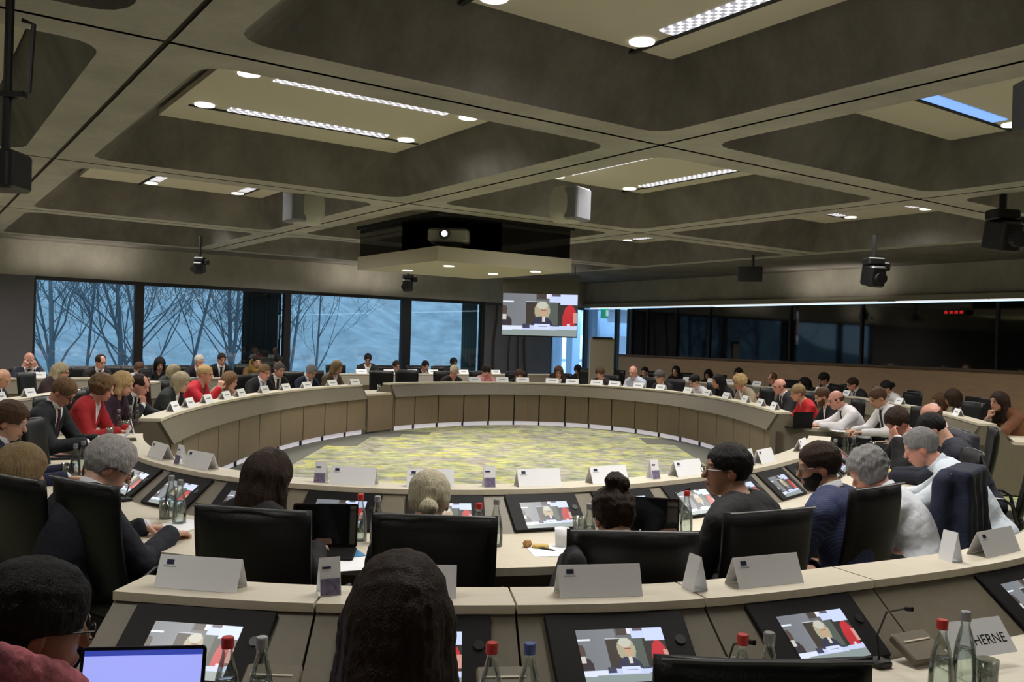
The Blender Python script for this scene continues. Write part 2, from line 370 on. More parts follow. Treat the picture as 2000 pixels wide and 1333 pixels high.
# grey carpet tiles round the foot of the inner desks
gt = MB(); T = .5
for i in range(-16, 17):
    for j in range(-4, 34):
        c = Vector((i * T + .25, j * T * 1.0 + .25, 0))
        d = c - RCEN; rr = d.length / ring_r(math.atan2(d.y, d.x))
        if .84 < rr < 1.33: gt.box((c.x, c.y, .002), (T, T, .004))
struct(gt.build('trim_1', mat('grey_carpet', (104, 104, 98), .95, bump=.3, bscale=200)))
# ceiling ------------------------------------------------------------
ZC = HC + .4227 * S; ZP = ZC + .50
XL = [-3.0, -2.0, -1.0, 0, 1, 1.984, 3.04]; YL = [-2.2, -1.1, 0, 1.1135, 2.24, 3.2566]
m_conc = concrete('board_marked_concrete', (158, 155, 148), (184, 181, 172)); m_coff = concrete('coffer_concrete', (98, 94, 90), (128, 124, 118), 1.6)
hw = .073; ins = .085
ceil = MB(); cof = MB()
def quad(mb, a, b, c, d): mb.add([a, b, c, d], [(0, 1, 2, 3)])
cells = []
for i in range(len(XL) - 1):
    for j in range(len(YL) - 1): cells.append((i, j, XL[i] + hw, XL[i + 1] - hw, YL[j] + hw, YL[j + 1] - hw))
rc = .055
def rounded(x0, x1, y0, y1, r, z, n=4):
    out = []
    for q, (cx, cy) in enumerate(((x1 - r, y1 - r), (x0 + r, y1 - r), (x0 + r, y0 + r), (x1 - r, y0 + r))):
        for k in range(n + 1):
            a = R(90) * (q + k / n); out.append(G(cx + r * math.cos(a), cy + r * math.sin(a), z))
    return out
for i, j, x0, x1, y0, y1 in cells:
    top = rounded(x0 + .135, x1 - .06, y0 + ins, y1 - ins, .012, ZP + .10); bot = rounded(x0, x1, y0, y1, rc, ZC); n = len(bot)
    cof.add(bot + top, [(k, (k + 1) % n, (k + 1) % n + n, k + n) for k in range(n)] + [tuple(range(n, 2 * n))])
    # soffit around the opening up to the cell's seam lines
    X0, X1, Y0, Y1 = XL[i], XL[i + 1], YL[j], YL[j + 1]; g = .0045
    outer = rounded(X0 + g, X1 - g, Y0 + g, Y1 - g, .0001, ZC)
    ceil.add(outer + bot, [(k, (k + 1) % n, (k + 1) % n + n, k + n) for k in range(n)])
# seam grooves (dark recessed joints between the beams)
sm = MB()
for x in XL: sm.box(G(x, .53, ZC + .03), (.06, (YL[-1] - YL[0]) * S + .2, .02), RZG)
for y in YL: sm.box(G(.02, y, ZC + .035), ((XL[-1] - XL[0]) * S + .2, .06, .02), RZG)
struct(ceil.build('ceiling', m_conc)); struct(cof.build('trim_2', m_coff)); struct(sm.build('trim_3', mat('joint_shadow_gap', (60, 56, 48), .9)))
# edge strips between last beams and walls, raised slab
eg = MB()
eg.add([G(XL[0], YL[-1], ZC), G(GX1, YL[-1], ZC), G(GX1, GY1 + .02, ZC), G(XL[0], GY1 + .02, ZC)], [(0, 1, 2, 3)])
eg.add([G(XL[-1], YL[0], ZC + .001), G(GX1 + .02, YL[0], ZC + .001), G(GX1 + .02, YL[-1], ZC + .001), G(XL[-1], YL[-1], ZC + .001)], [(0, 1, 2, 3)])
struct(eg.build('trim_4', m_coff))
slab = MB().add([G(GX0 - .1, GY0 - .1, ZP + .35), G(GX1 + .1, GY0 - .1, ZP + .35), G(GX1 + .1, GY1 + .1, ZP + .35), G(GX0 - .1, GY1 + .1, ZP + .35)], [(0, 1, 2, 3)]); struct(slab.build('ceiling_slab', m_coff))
# walls --------------------------------------------------------------
ZH = 2.85
def px_gx(x):   # grid coordinate along the window wall for photo column x
    t = (x - 1000) / FPX; dx = A.x * t + A.y; dy = B.x * t + B.y; k = (GY1 + 1.352) * S / dy; return k * dx / S - .32
def px_gy(x):
    t = (x - 1000) / FPX; dx = A.x * t + A.y; dy = B.x * t + B.y; k = (GX1 + .32) * S / dx; return k * dy / S - 1.352
def wallA(mb, g0, g1, z0, z1, t=.2, back=0):
    mb.box(G((g0 + g1) / 2, GY1 + (t / 2 + back) / S, (z0 + z1) / 2), ((g1 - g0) * S, t, z1 - z0), RZG)
def wallB(mb, g0, g1, z0, z1, t=.2, back=0):
    mb.box(G(GX1 + (t / 2 + back) / S, (g0 + g1) / 2, (z0 + z1) / 2), (t, (g1 - g0) * S, z1 - z0), RZG)
wb = MB(); wallA(wb, GX0, GX1 + .04, ZH + .06, ZP + .4, .2); struct(wb.build('wall_back', m_conc))
wb = MB(); wallB(wb, GY0, GY1, ZH + .16, ZP + .4, .2); struct(wb.build('wall_right', m_conc))
m_gw = mat('grey_wall', (92, 90, 94), .8, noise=.08, nscale=2)
wb = MB(); wallA(wb, GX0, px_gx(64), 0, ZH + .06, .12); struct(wb.build('wall_back_left', m_gw))
wb = MB(); wallA(wb, px_gx(946), px_gx(1076), 0, ZH + .06, .12); struct(wb.build('wall_back_middle', m_gw))
# other two walls, out of the picture
wb = MB(); wb.box(G((GX0 + GX1) / 2, GY0 - .03, 2.3), ((GX1 - GX0) * S, .2, 4.6), RZG); struct(wb.build('wall_front', m_gw))
wb = MB(); wb.box(G(GX0 - .03, (GY0 + GY1) / 2, 2.3), (.2, (GY1 - GY0) * S, 4.6), RZG); struct(wb.build('wall_left', m_gw))
m_frame = mat('black_window_frame', (24, 24, 28), .5)
edges = [64, 264, 556, 786, 944]
mull = MB(); 
for x, wpx in ((66, 5), (271, 18), (561, 13), (794, 17), (943, 6)):
    g = px_gx(x); mull.box(G(g, GY1 + .02, ZH / 2), (abs(px_gx(x + wpx / 2) - px_gx(x - wpx / 2)) * S, .16, ZH), RZG)
wallA(mull, px_gx(66), px_gx(1140), ZH - .02, ZH + .06, .16); wallA(mull, px_gx(66), px_gx(944), 0, .35, .16)
struct(mull.build('window_frame_1', m_frame))
for k, (a, b) in enumerate(((69, 262), (280, 555), (567, 786), (803, 941))):
    pn = MB(); g0, g1 = px_gx(a), px_gx(b); wallA(pn, g0, g1, .35, ZH - .02, .012, .07); struct(pn.build('window_%d' % (k + 1), m_wglass))
    if k == 3:  # teal sheet added to imitate a reflection in this window
        cu = MB(); g2 = px_gx(912); vs = []
        for i in range(15):
            p = G(g2 + (g1 - g2) * i / 14, GY1 + (.30 + .03 * math.sin(i * 2.1)) / S); vs += [p + Vector((0, 0, .05)), p + Vector((0, 0, ZH))]
        o = cu.add(vs, [(2 * i, 2 * i + 2, 2 * i + 3, 2 * i + 1) for i in range(14)]).build('curtain', mat('teal_reflection', (70, 100, 108), .8), smooth=True); tag(o, 'narrow teal sheet imitating a reflection at the right end of the fourth window', 'curtain')
    if k == 1:   # half drawn dark curtain in the second bay
        cu = MB(); g2 = px_gx(480); n = 26
        vs = []; 
        for i in range(n + 1):
            p = G(g2 + (g1 - g2) * i / n, GY1 + (.30 + .05 * math.sin(i * 1.9)) / S); vs += [p + Vector((0, 0, .05)), p + Vector((0, 0, ZH))]
        cu.add(vs, [(2 * i, 2 * i + 2, 2 * i + 3, 2 * i + 1) for i in range(n)])
        o = cu.build('curtain', mat('dark_green_curtain', (30, 44, 48), .8), smooth=True); tag(o, 'dark green curtain half drawn behind the second window', 'curtain')
# printed tree trunks on the grey wall by the screen
tr = MB()
for x, lean, wd in ((962, .1, .07), (1012, .02, .05), (1028, -.12, .06), (990, .2, .04)):
    g = px_gx(x); 
    pts = [G(g + lean * (z / 3) * .2 + .01 * math.sin(z * 3), GY1 - .004, z) for z in (0, .6, 1.2, 1.8, 2.4, 2.85)]
    vs = []; fs = []
    for i, p in enumerate(pts): vs += [p - A * wd * (1 - i * .1), p + A * wd * (1 - i * .1)]
    tr.add(vs, [(2 * i, 2 * i + 1, 2 * i + 3, 2 * i + 2) for i in range(len(pts) - 1)])
struct(tr.build('trim_5', mat('printed_bark', (52, 46, 42), .8)))
# right wall: timber below, dark booth glass above, light strip over it
gB = px_gy(1229)
wb = MB(); wallB(wb, GY0, gB + .1, 0, 1.46, .14, -.0); struct(wb.build('wall_right_timber', mat('brown_wall_timber', (186, 156, 126), .5, noise=.08, nscale=3, stretch=(1, 1, 6))))
wb = MB(); wallB(wb, GY0, gB + .1, 1.46, 1.50, .22, -.06); struct(wb.build('trim_6', mat('wall_cap_rail', (104, 86, 70), .5)))
m_dark = mat('dark_booth_glass', (8, 11, 13), .04, spec=1.0); m_dark.node_tree.nodes['Principled BSDF'].inputs['IOR'].default_value = 1.65
wb = MB(); wallB(wb, GY0, gB, 1.50, ZH + .01, .05, .06); struct(wb.build('window_5', m_dark))
wb = MB(); wallB(wb, GY0, GY1, ZH + .05, ZH + .165, .25, -.12); struct(wb.build('trim_7', mat('grey_soffit', (150, 146, 134), .8)))
ml = MB()
for x in (1232, 1262, 1318, 1383, 1540, 1680, 1945):
    g = px_gy(x); ml.box(G(GX1 + .01, g, 2.17), (.06, .05, 1.36), RZG)
struct(ml.build('trim_8', m_frame))
m_strip = mat('white_light_strip', (240, 240, 245), .5, emit=(225, 226, 232), es=.9)
for k, (a, b) in enumerate(((1155, 1290), (1293, 1475), (1478, 1560), (1564, 1715), (1752, 1930), (1934, 2060))):
    o = MB(); wallB(o, px_gy(b), px_gy(a), ZH + .022, ZH + .048, .05, -.10); o = o.build('light_strip', m_strip)
    tag(o, ['narrow light strip nearest the screen, above the glass wall', 'second narrow light strip from the screen along the glass wall', 'short light strip above the reflected green glow in the glass wall',
            'light strip above the booth glass beneath the black hanging box', 'long light strip above the booth glass by the red digits', 'rightmost light strip above the dark booth glass'][k], 'light', 'light strips above the glass wall')
p = G(GX1 - .02, px_gy(1866), at_d(1866, 607, 17.3).z); dc = MB().box(p, (.03, .46, .10), RZG).build('clock_reflection', m_frame); tag(dc, 'small red digits imitating a clock reflection at the top of the booth glass', 'display')  # box and glowing digits added to imitate the reflection of a clock
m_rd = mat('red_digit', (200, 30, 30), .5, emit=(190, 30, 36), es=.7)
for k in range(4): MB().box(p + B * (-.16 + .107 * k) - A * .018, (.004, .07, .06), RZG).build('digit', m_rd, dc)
# faint exit sign beyond and blue-lit foyer outside the corner
fo = MB(); 
fo.box(G(5.3, GY1 + .72, -.06), (8, 8.0, .1), RZG); struct(fo.build('floor_foyer', mat('foyer_floor', (150, 160, 170), .4)))
fo = MB(); fo.box(G(5.75, GY1 + 1.62, 1.7), (9, .2, 3.6), RZG); struct(fo.build('wall_foyer', mat('foyer_wall', (190, 206, 224), .7)))
fo = MB()
for x, dd in ((1084, 2.0), (1120, 4.5), (1152, 3.2), (1172, 5.5)):
    p = at_d(x, 650, 27 + dd); fo.box((p.x, p.y, 1.5), (.35, .35, 3.0), RZG)
fo.box(G(4.6, GY1 + .9, 1.15), (3.4, .12, .10), RZG); fo.box(G(4.7, GY1 + .9, 2.35), (3.4, .3, .5), RZG)
struct(fo.build('trim_9', mat('foyer_columns', (150, 176, 206), .6)))
fo = MB(); wallB(fo, gB, GY1, 0, ZH, .012, .07); struct(fo.build('window_6', m_wglass))
fo = MB(); wallA(fo, px_gx(1077), GX1 - .01, .0, ZH, .012, .07); struct(fo.build('window_7', m_wglass))
fo = MB()
for x, wpx in ((1200, 6), (1224, 5)): fo.box(G(GX1 + .02, px_gy(x), ZH / 2), (.1, .12, ZH), RZG)
fo.box(G(px_gx(1077), GY1 + .02, ZH / 2), (.1, .12, ZH), RZG); fo.box(G(GX1, GY1, ZH / 2), (.12, .12, ZH), RZG)
struct(fo.build('window_frame_2', m_frame))
fl_l = bpy.data.lights.new('foyer_lamp', 'AREA'); fl_l.energy = 1300; fl_l.size = 5; fl_l.color = (.55, .78, 1)
o = bpy.data.objects.new('foyer_lamp', fl_l); C.objects.link(o); o.location = G(4.9, GY1 + .8, 3.2); tag(o, 'cool lamp lighting the foyer beyond the corner glass', 'lamp')
p = at_d(1180, 612, 29)
es = MB().box(p, (.30, .04, .34), RZG); o = es.build('exit_sign', mat('green_exit_sign', (20, 150, 110), .5, emit=(30, 190, 140), es=1.2)); tag(o, 'green lit exit sign hanging in the foyer beyond the corner glass', 'sign')
MB().box(p + Vector((.09, -.03, 0)), (.1, .02, .2), RZG).build('arrow', mat('white_lit', (240, 250, 245), .5, emit=(230, 250, 245), es=1.5), o)
MB().tube([p + Vector((0, 0, .15)), p + Vector((0, 0, 1.3))], .01, 6).build('hanger', m_metal, o)
for gx_, gy_, ax in ((GX1 - .10, px_gy(1640), 'B'), (px_gx(150), GY1 - .10, 'A'), (px_gx(700), GY1 - .10, 'A')):
    sl = bpy.data.lights.new('wall_washer_lamp', 'AREA'); sl.shape = 'RECTANGLE'; sl.size = 2.2; sl.size_y = .06; sl.energy = 9; sl.color = (1, .9, .74); sl.spread = R(150)
    o = bpy.data.objects.new('wall_washer_lamp', sl); C.objects.link(o); o.location = G(gx_ - (.05 if ax == 'B' else 0), gy_ - (.05 if ax == 'A' else 0), ZH + .10)
    X_ = B if ax == 'B' else A; Z_ = -((A if ax == 'B' else B) * .35 + Vector((0, 0, 1))).normalized(); Y_ = Z_.cross(X_)
    o.rotation_euler = Matrix(((X_.x, Y_.x, Z_.x), (X_.y, Y_.y, Z_.y), (X_.z, Y_.z, Z_.z))).to_euler()
# outside ground, hillside, bare trees
hz = MB(); n = 24; vs = []; fs = []
for j in range(10):
    for i in range(n + 1):
        u = -30 + 90 * i / n; v = (GY1 + 1.352) * S + [1, 6, 12, 18, 26, 36, 50, 70, 95, 120][j]
        z = [-.6, -.8, -.5, .5, 3, 8, 15, 22, 26, 27][j] + 1.2 * math.sin(i * 1.3 + j); vs.append(A * u + B * v + Vector((0, 0, z)))
for j in range(9):
    for i in range(n): fs.append((j * (n + 1) + i, j * (n + 1) + i + 1, (j + 1) * (n + 1) + i + 1, (j + 1) * (n + 1) + i))
o = hz.add(vs, fs).build('hillside', mat('misty_hillside', (146, 158, 164), .95, noise=.28, nscale=.9), smooth=True); struct(o)
m_bark = mat('fogged_bark', (98, 107, 114), .9)  # bark paled so that the fog is put into its colour
def tree(gx, off, hgt, label, seed, lean=0.0, r0=.16):
    r0 = r0 * .62
    rnd = random.Random(seed); mb = MB(); br = MB(); base = G(gx, GY1 + off / S, -.7)
    def branch(mbx, p, d, L, r, lev):
        pts = [p]; rr = [r]; q = p.copy(); dd = d.copy(); k = 5
        for i in range(k):
            dd = (dd + Vector((rnd.uniform(-.24, .24), rnd.uniform(-.24, .24), rnd.uniform(-.08, .18))) * (.3 if lev == 0 else 1)).normalized()
            q = q + dd * (L / k); pts.append(q.copy()); rr.append(max(.007, r * (1 - .14 * (i + 1))))
        mbx.tube(pts, rr, 6 if lev < 2 else 3, cap=False)
        if lev < 5:
            for i in range(9 if lev == 0 else 3):
                t = rnd.randint(1, k); a = rnd.uniform(0, 6.28)
                nd = (dd * .75 + Vector((math.cos(a), math.sin(a), rnd.uniform(.1, .7))) * .8).normalized()
                branch(br, pts[t], nd, L * rnd.uniform(.5, .72), rr[t] * .42, lev + 1)
    branch(mb, base, Vector((lean, 0, 1)).normalized(), hgt, r0, 0)
    root = empty('bare_tree', base, 0, label, 'tree', 'bare trees outside the windows')
    for nm, m_ in (('trunk', mb), ('branches', br)):
        o = m_.build(nm, m_bark, root); o.location = -base
tree(px_gx(172), 5, 5.2, 'bare tree with a straight trunk outside the first window from the left', 3, 0, .17)
tree(px_gx(105), 9, 6, 'thin bare tree at the left edge of the first window', 4, .2, .10)
tree(px_gx(372), 7, 6, 'bare tree in the middle of the second window', 5, -.15, .16)
tree(px_gx(425), 6, 6, 'bare tree leaning left beside the dark curtain', 9, -.25, .12)
tree(px_gx(455), 10, 7, 'twiggy bare tree behind the curtain edge in the second window', 11, -.3, .12)
tree(px_gx(615), 7, 6, 'bare tree at the left side of the third window', 13, .1, .14)
tree(px_gx(668), 9, 7, 'dense bare tree in the middle of the third window', 17, -.05, .16)
tree(px_gx(735), 8, 6, 'bare tree at the right side of the third window', 19, -.2, .12)
tree(px_gx(865), 12, 7, 'faint bare tree outside the fourth window', 23, .1, .12)
tree(px_gx(330), 11, 7, 'slim bare tree behind the left part of the second window', 29, .1, .10)
tree(px_gx(228), 8, 6, 'slim bare tree near the right frame of the first window', 31, -.1, .09)
tree(px_gx(640), 13, 8, 'twiggy bare tree far behind the third window', 37, .15, .12)
tree(px_gx(765), 13, 8, 'twiggy bare tree behind the right frame of the third window', 41, -.1, .11)
tree(px_gx(838), 8, 6, 'thin bare tree left of centre outside the fourth window', 43, .1, .08)
# ================================================================== CEILING EQUIPMENT
m_pan = mat('cream_ceiling_panel', (194, 188, 174), .7); m_louv = mat('louvre_light', (240, 240, 250), .5, emit=(225, 222, 240), es=1.5)
m_spot = mat('spot_lens', (250, 246, 235), .4, emit=(255, 250, 240), es=1.4); m_slot = mat('black_slot', (8, 8, 9), .7)
m_louvb = mat('louvre_daylight_tint', (170, 200, 250), .4, emit=(110, 160, 235), es=1.0)  # blue daylight reflected by the louvre, put into its glow colour
def louvre_mat():
    m = bpy.data.materials.new('louvre_grid'); m.use_nodes = True; nt = m.node_tree; b = nt.nodes['Principled BSDF']; b.inputs['Base Color'].default_value = (.5, .5, .55, 1)
    tc = nt.nodes.new('ShaderNodeTexCoord'); ck = nt.nodes.new('ShaderNodeTexChecker'); ck.inputs['Scale'].default_value = 22
    ck.inputs[1].default_value = (1, .98, 1.0, 1); ck.inputs[2].default_value = (.28, .28, .36, 1)
    nt.links.new(tc.outputs['Object'], ck.inputs[0]); nt.links.new(ck.outputs[0], b.inputs['Emission Color']); b.inputs['Emission Strength'].default_value = .95
    return m
m_louv = louvre_mat()
lamp_labels = {(0, 0): 'ceiling panel with two long bright louvres and four spots in the big left coffer', (0, 1): 'ceiling panel with two short louvres above the left windows',
    (0, -1): 'ceiling panel cut by the top edge, with one louvre and a round spot', (1, 0): 'ceiling panel with two slim louvres right of the projector box',
    (1, -1): 'ceiling panel with a louvre coloured to imitate blue daylight, by the right edge', (2, 0): 'small ceiling panel with louvres above the glass wall', (2, 1): 'thin ceiling panel seen edge-on over the far right desks',
    (0, 2): 'far ceiling panel over the row by the left windows', (1, 2): 'far ceiling panel behind the projector box', (2, -1): 'ceiling panel just outside the right edge of the picture', (2, 2): 'farthest ceiling panel near the room corner',
    (-1, 0): 'ceiling panel in the upper left corner coffer', (-1, 1): 'ceiling panel over the left end of the room'}
for i, j, x0, x1, y0, y1 in cells:
    gi, gj = i - 3, j - 2
    cx, cy = (x0 + x1) / 2 + .037, (y0 + y1) / 2; wx, wy = (x1 - x0 - .195) * S - .02, (y1 - y0 - 2 * ins) * S - .02
    along = (gi + gj) % 2 == 0
    if (gi, gj) != (1, 1):
        seen = gi >= -1 and gj >= -1
        if seen: root = empty('ceiling_light', G(cx, cy, ZP), RZG, lamp_labels.get((gi, gj), 'ceiling panel out of the picture above the camera' if gj < 0 else 'ceiling panel out of the picture at the far left'), 'ceiling light', 'light panels in the ceiling coffers')
        if seen:
            MB().box((0, 0, .03), (wx, wy, .06)).build('panel', m_pan, root)
            L = S * (.21 if along else .29); E_ = S * (.267 if along else .35)
            for off in (-.10 * S, .215 * S):
                def P(u, v, z): return (u, v, z) if along else (v, u, z)
                def D(a, b, c): return (a, b, c) if along else (b, a, c)
                MB().box(P(0, off, -.006), D(L * 2, .15, .012)).build('louvre', m_louvb if (gi, gj) == (1, -1) else m_louv, root)
                MB().box(P(0.05, off + (.115 if off > 0 else -.115), -.006), D(E_ * 2.3, .045, .012)).build('slot', m_slot, root)
                for e in (-1, 1):
                    MB().lathe([(0, 0), (.10, 0), (.10, .014), (0, .014)], P(e * E_, off, -.014), 18).build('downlight', m_spot, root)
        ar = bpy.data.lights.new('ceiling_lamp', 'AREA'); ar.shape = 'RECTANGLE'; ar.size = wx * .75 if along else .8; ar.size_y = .8 if along else wy * .75
        ar.energy = LAMP_W * (.10 if not seen else .35 if gi == -1 and gj < 1 else 1.0); ar.color = (1, .96, .90); ar.spread = R(145)
        o = bpy.data.objects.new('lamp', ar); C.objects.link(o)
        if seen: o.parent = root; o.location = (0, 0, -.03)
        else: o.location = G(cx, cy, ZP - .03); o.rotation_euler.z = RZG
# projector box hanging below the coffer above the ring
bx0, by0 = None, None
pn = at_d(859, 511, 13.0); ZB = pn.z
def togrid(p): return (p.x * A.x + p.y * A.y) / S - .32, (p.x * B.x + p.y * B.y) / S - 1.352
def zplane(x, y, z):
    v = at_d(x, y, 1.0); k = (z - HC) / (v.z - HC); return Vector((v.x * k, v.y * k, z))
gn = togrid(zplane(859, 511, ZB)); gr = togrid(zplane(1117, 532, ZB)); gl = togrid(zplane(688, 527, ZB)); gf = togrid(zplane(944, 546, ZB))
bx0 = (gn[0] + gl[0]) / 2; bx1 = (gr[0] + gf[0]) / 2; by0 = (gn[1] + gr[1]) / 2; by1 = (gl[1] + gf[1]) / 2
cx, cy = (bx0 + bx1) / 2, (by0 + by1) / 2; wx, wy = (bx1 - bx0) * S, (by1 - by0) * S
root = empty('projector_housing', G(cx, cy, ZB), RZG, 'large hanging projector housing with dark glass sides over the oval', 'projector housing')
hb = .22; m_cream = mat('cream_housing', (176, 170, 148), .6)
MB().box((0, 0, hb / 2), (wx, wy, hb)).build('base_tray', m_cream, root)
gtop = ZC - ZB + .02
m_dg = mat('black_glass_side', (7, 7, 9), .06, spec=.6)
gh = gtop - hb; wi = .03
MB().box((wx / 2 - wi, 0, hb + gh / 2), (.02, wy - .06, gh)).build('glass_side', m_dg, root); MB().box((0, wy / 2 - wi, hb + gh / 2), (wx - .06, .02, gh)).build('glass_side', m_dg, root)
MB().box((-wx / 2 + wi, .55, hb + gh / 2), (.02, wy - 1.2, gh)).build('glass_side', m_dg, root); MB().box((.55, -wy / 2 + wi, hb + gh / 2), (wx - 1.2, .02, gh)).build('glass_side', m_dg, root)
MB().box((0, 0, gtop - .03), (wx * 1.02, wy * 1.02, .06)).build('top_plate', m_black, root)
for q, (x, y) in enumerate(((-.55, -.55), (-.55, .45), (.5, .0), (.62, -.75))):
    MB().lathe([(0, 0), (.085, 0), (.085, .012), (0, .012)], (x * wx / 2, y * wy / 2, -.012), 20).build('downlight', m_spot, root)
    sp = bpy.data.lights.new('downlight_lamp', 'SPOT'); sp.energy = 95; sp.spot_size = R(100); sp.color = (1, .93, .8); sp.shadow_soft_size = .08
    o = bpy.data.objects.new('downlight_lamp', sp); C.objects.link(o); o.parent = root; o.location = (x * wx / 2, y * wy / 2, -.03)
# projector inside, lens towards the camera side
pp = zplane(862, 458, ZB + hb + .26); g = togrid(pp); pr = empty('projector', Vector((-1.0, 13.45, ZB + hb - .06)), 0, 'white projector with glowing lens inside the dark glass housing', 'projector')
MB().rbox((0, 0, .26), (.62, .5, .20), r=.06).build('body', mat('projector_shell', (150, 148, 140), .4), pr)
MB().lathe([(.0, -.02), (.075, -.02), (.085, .05), (.0, .05)], (-.05, -.26, .27), 20, R(90)).build('lens_ring', m_black, pr)
MB().lathe([(.0, 0), (.042, 0), (.042, .01), (.0, .01)], (-.05, -.315, .27), 20, R(90)).build('lens', mat('lens_glow', (255, 250, 240), .2, emit=(255, 255, 255), es=9), pr)
MB().box((0, 0, .08), (.4, .3, .16)).build('stand', m_black, pr)
# retractable screen at the corner
def screen_proj():
    d = 21.5; tl = at_d(983, 573, d); tr_ = at_d(1131, 576, d); bl = at_d(980, 655, d); br_ = at_d(1126, 658, d)
    c = (tl + br_) / 2; wd = (tr_ - tl).length; ht = (tl - bl).length
    root = empty('projection_screen', (c.x, c.y, c.z - ht / 2), 0, 'hanging projection screen showing a blond woman and a red jacket', 'projection screen')
    MB().box((0, .02, ht / 2 + .2), (wd, .01, ht + .42)).build('canvas', mat('grey_canvas', (96, 94, 84), .8), root)
    put_screen(root, Matrix.Translation((0, .008, ht / 2)) @ Matrix.Rotation(R(90), 4, 'X'), wd * .985, ht)
    MB().box((0, .02, -.01), (wd, .03, .03)).build('bottom_bar', m_black, root)
    MB().box((0, .03, ht + .42), (wd + .1, .12, .12)).build('roller_case', m_gw, root)
    for s_ in (-1, 1): MB().tube([(s_ * wd * .45, .03, ht + .45), (s_ * wd * .45, .03, ZC - (c.z - ht / 2))], .012, 6).build('hanger', m_metal, root)
screen_proj()
# grey round loudspeakers hanging under the beams
def lspk(x, y, d, rz, label):
    p = at_d(x, y, d); root = empty('loudspeaker', p, rz, label, 'loudspeaker', 'grey loudspeakers under the ceiling')
    MB().lathe([(0, -.24), (.18, -.23), (.235, -.12), (.24, .0), (.235, .12), (.18, .23), (0, .24)], (0, 0, 0), 24).build('housing', mat('pale_grey_shell', (176, 176, 168), .5), root, smooth=True)
    MB().rbox((0, -.17, 0), (.40, .22, .44), r=.05).build('grille', mat('grey_grille', (120, 122, 130), .6, bump=.5, bscale=300), root)
    MB().tube([(0, .05, .2), (0, .05, ZC - p.z + .2)], .025, 8).build('bracket', m_black, root)
lspk(600, 405, 11.9, R(-55), 'pale round-backed loudspeaker hanging left of the projector box'); lspk(1107, 401, 12.0, R(55), 'pale round-backed loudspeaker hanging right of the projector box')
def moving_cam(x, y, d, sc, rz, label):
    p = at_d(x, y, d); root = empty('stage_camera', p, rz, label, 'camera', 'black cameras hanging from the ceiling')
    MB().tube([(0, 0, .1 * sc), (0, 0, ZC - p.z + .05)], .035 * sc, 8).build('pole', m_black, root)
    MB().rbox((0, 0, .1 * sc), (.26 * sc, .2 * sc, .10 * sc), r=.03 * sc).build('yoke', m_black, root)
    MB().rbox((0, 0, -.10 * sc), (.24 * sc, .3 * sc, .30 * sc), r=.05 * sc, rx=R(12)).build('housing', m_black, root)
    MB().rbox((.17 * sc, 0, .03 * sc), (.12 * sc, .14 * sc, .12 * sc), r=.03 * sc).build('motor', m_black, root)
    MB().lathe([(0, 0), (.07 * sc, 0), (.08 * sc, .08 * sc), (0, .08 * sc)], (-.05 * sc, -.22 * sc, -.16 * sc), 14, R(90)).build('lens', m_bezel, root)
moving_cam(1958, 441, 10.2, 1.2, R(10), 'large black moving camera on a pole at the right'); moving_cam(1706, 525, 14.5, 1.15, R(10), 'black moving camera on a pole above the booth glass')
moving_cam(797, 549, 19.5, .9, R(0), 'small black camera hanging below the projector box by the windows')
moving_cam(390, 515, 17.6, .8, R(0), 'tiny dark camera on the beam above the second window')
p = at_d(1465, 536, 17.8); root = empty('hanging_monitor', p, R(-20), 'black box monitor hanging above the booth glass', 'monitor')
MB().rbox((0, 0, 0), (.48, .12, .30), r=.015).build('housing', m_black, root); MB().tube([(.05, 0, .14), (.05, 0, ZC - p.z + .02)], .03, 8).build('pole', m_black, root)
p = at_d(18, 335, 4.6); root = empty('stage_light', (p.x - .02, p.y, p.z), 0, 'large black stage light on a pole at the left edge', 'stage light')
MB().rbox((0, 0, 0), (.18, .22, .20), r=.03).build('housing', m_black, root); MB().tube([(0, 0, .09), (0, 0, ZC - p.z + .3)], .022, 10).build('pole', m_black, root)
MB().tube([(.02, 0, .38), (.10, .02, .42), (.11, .03, .78), (.05, .03, .8)], .012, 6).build('cable', m_black, root); MB().box((.03, 0, .40), (.12, .05, .03)).build('clamp', m_black, root)
p = at_d(2004, 205, 4.6); root = empty('hanging_speaker', p, 0, 'black upright box hanging at the upper right edge', 'speaker')
MB().rbox((.05, 0, 0), (.14, .2, .26), r=.01).build('housing', m_black, root); MB().tube([(.05, 0, .12), (.05, 0, ZC - p.z + .3)], .02, 8).build('pole', m_black, root)
# ================================================================== DESKS
jl = sorted(cv_left.u_px(x) for x in (318, 342, 375, 415, 456, 497, 540, 584, 627, 671, 716))
jf = sorted(cv_far.u_px(x) for x in (766, 805, 852, 903, 953, 1003, 1053, 1105, 1152, 1199, 1246, 1291, 1334, 1372, 1409, 1443, 1475, 1504, 1521))
jn = None
mon_n = []; un0 = cv_near.u_px(870, .8, .3)
for k in range(-9, 13):
    u = un0 + k * .53
    if .2 < u < cv_near.L - .2: mon_n.append(u)
desk_left = desk(cv_left, 'conference_desk', 'curved inner-ring desk along the left side, brown panels, ending short of the gap', joints=jl)
desk_far = desk(cv_far, 'conference_desk', 'curved inner desk on the far side, longest of the three', joints=jf)
desk_near = desk(cv_near, 'conference_desk', 'curved inner-ring desk nearest the camera with slanted monitors', monitors=mon_n, bezel=.455)
# low bridge between left and far desks
br = empty('desk_bridge', ring_p(R(120)), 0, 'low flat-topped link between the two curved inner desks, left of centre', 'desk')
cvb = arc(124.0, 116.2, 12)
for nm, pf, m_ in (('desk_top', [(-.06, .74), (.6, .74), (.6, .70), (-.06, .70)], m_lam), ('front_panel', [(-.10, .04), (-.10, .70), (-.07, .70), (-.07, .04)], m_panel)):
    o = sweep(cvb, 0.02, cvb.L - .02, pf, nm, m_, br); o.location = -br.location
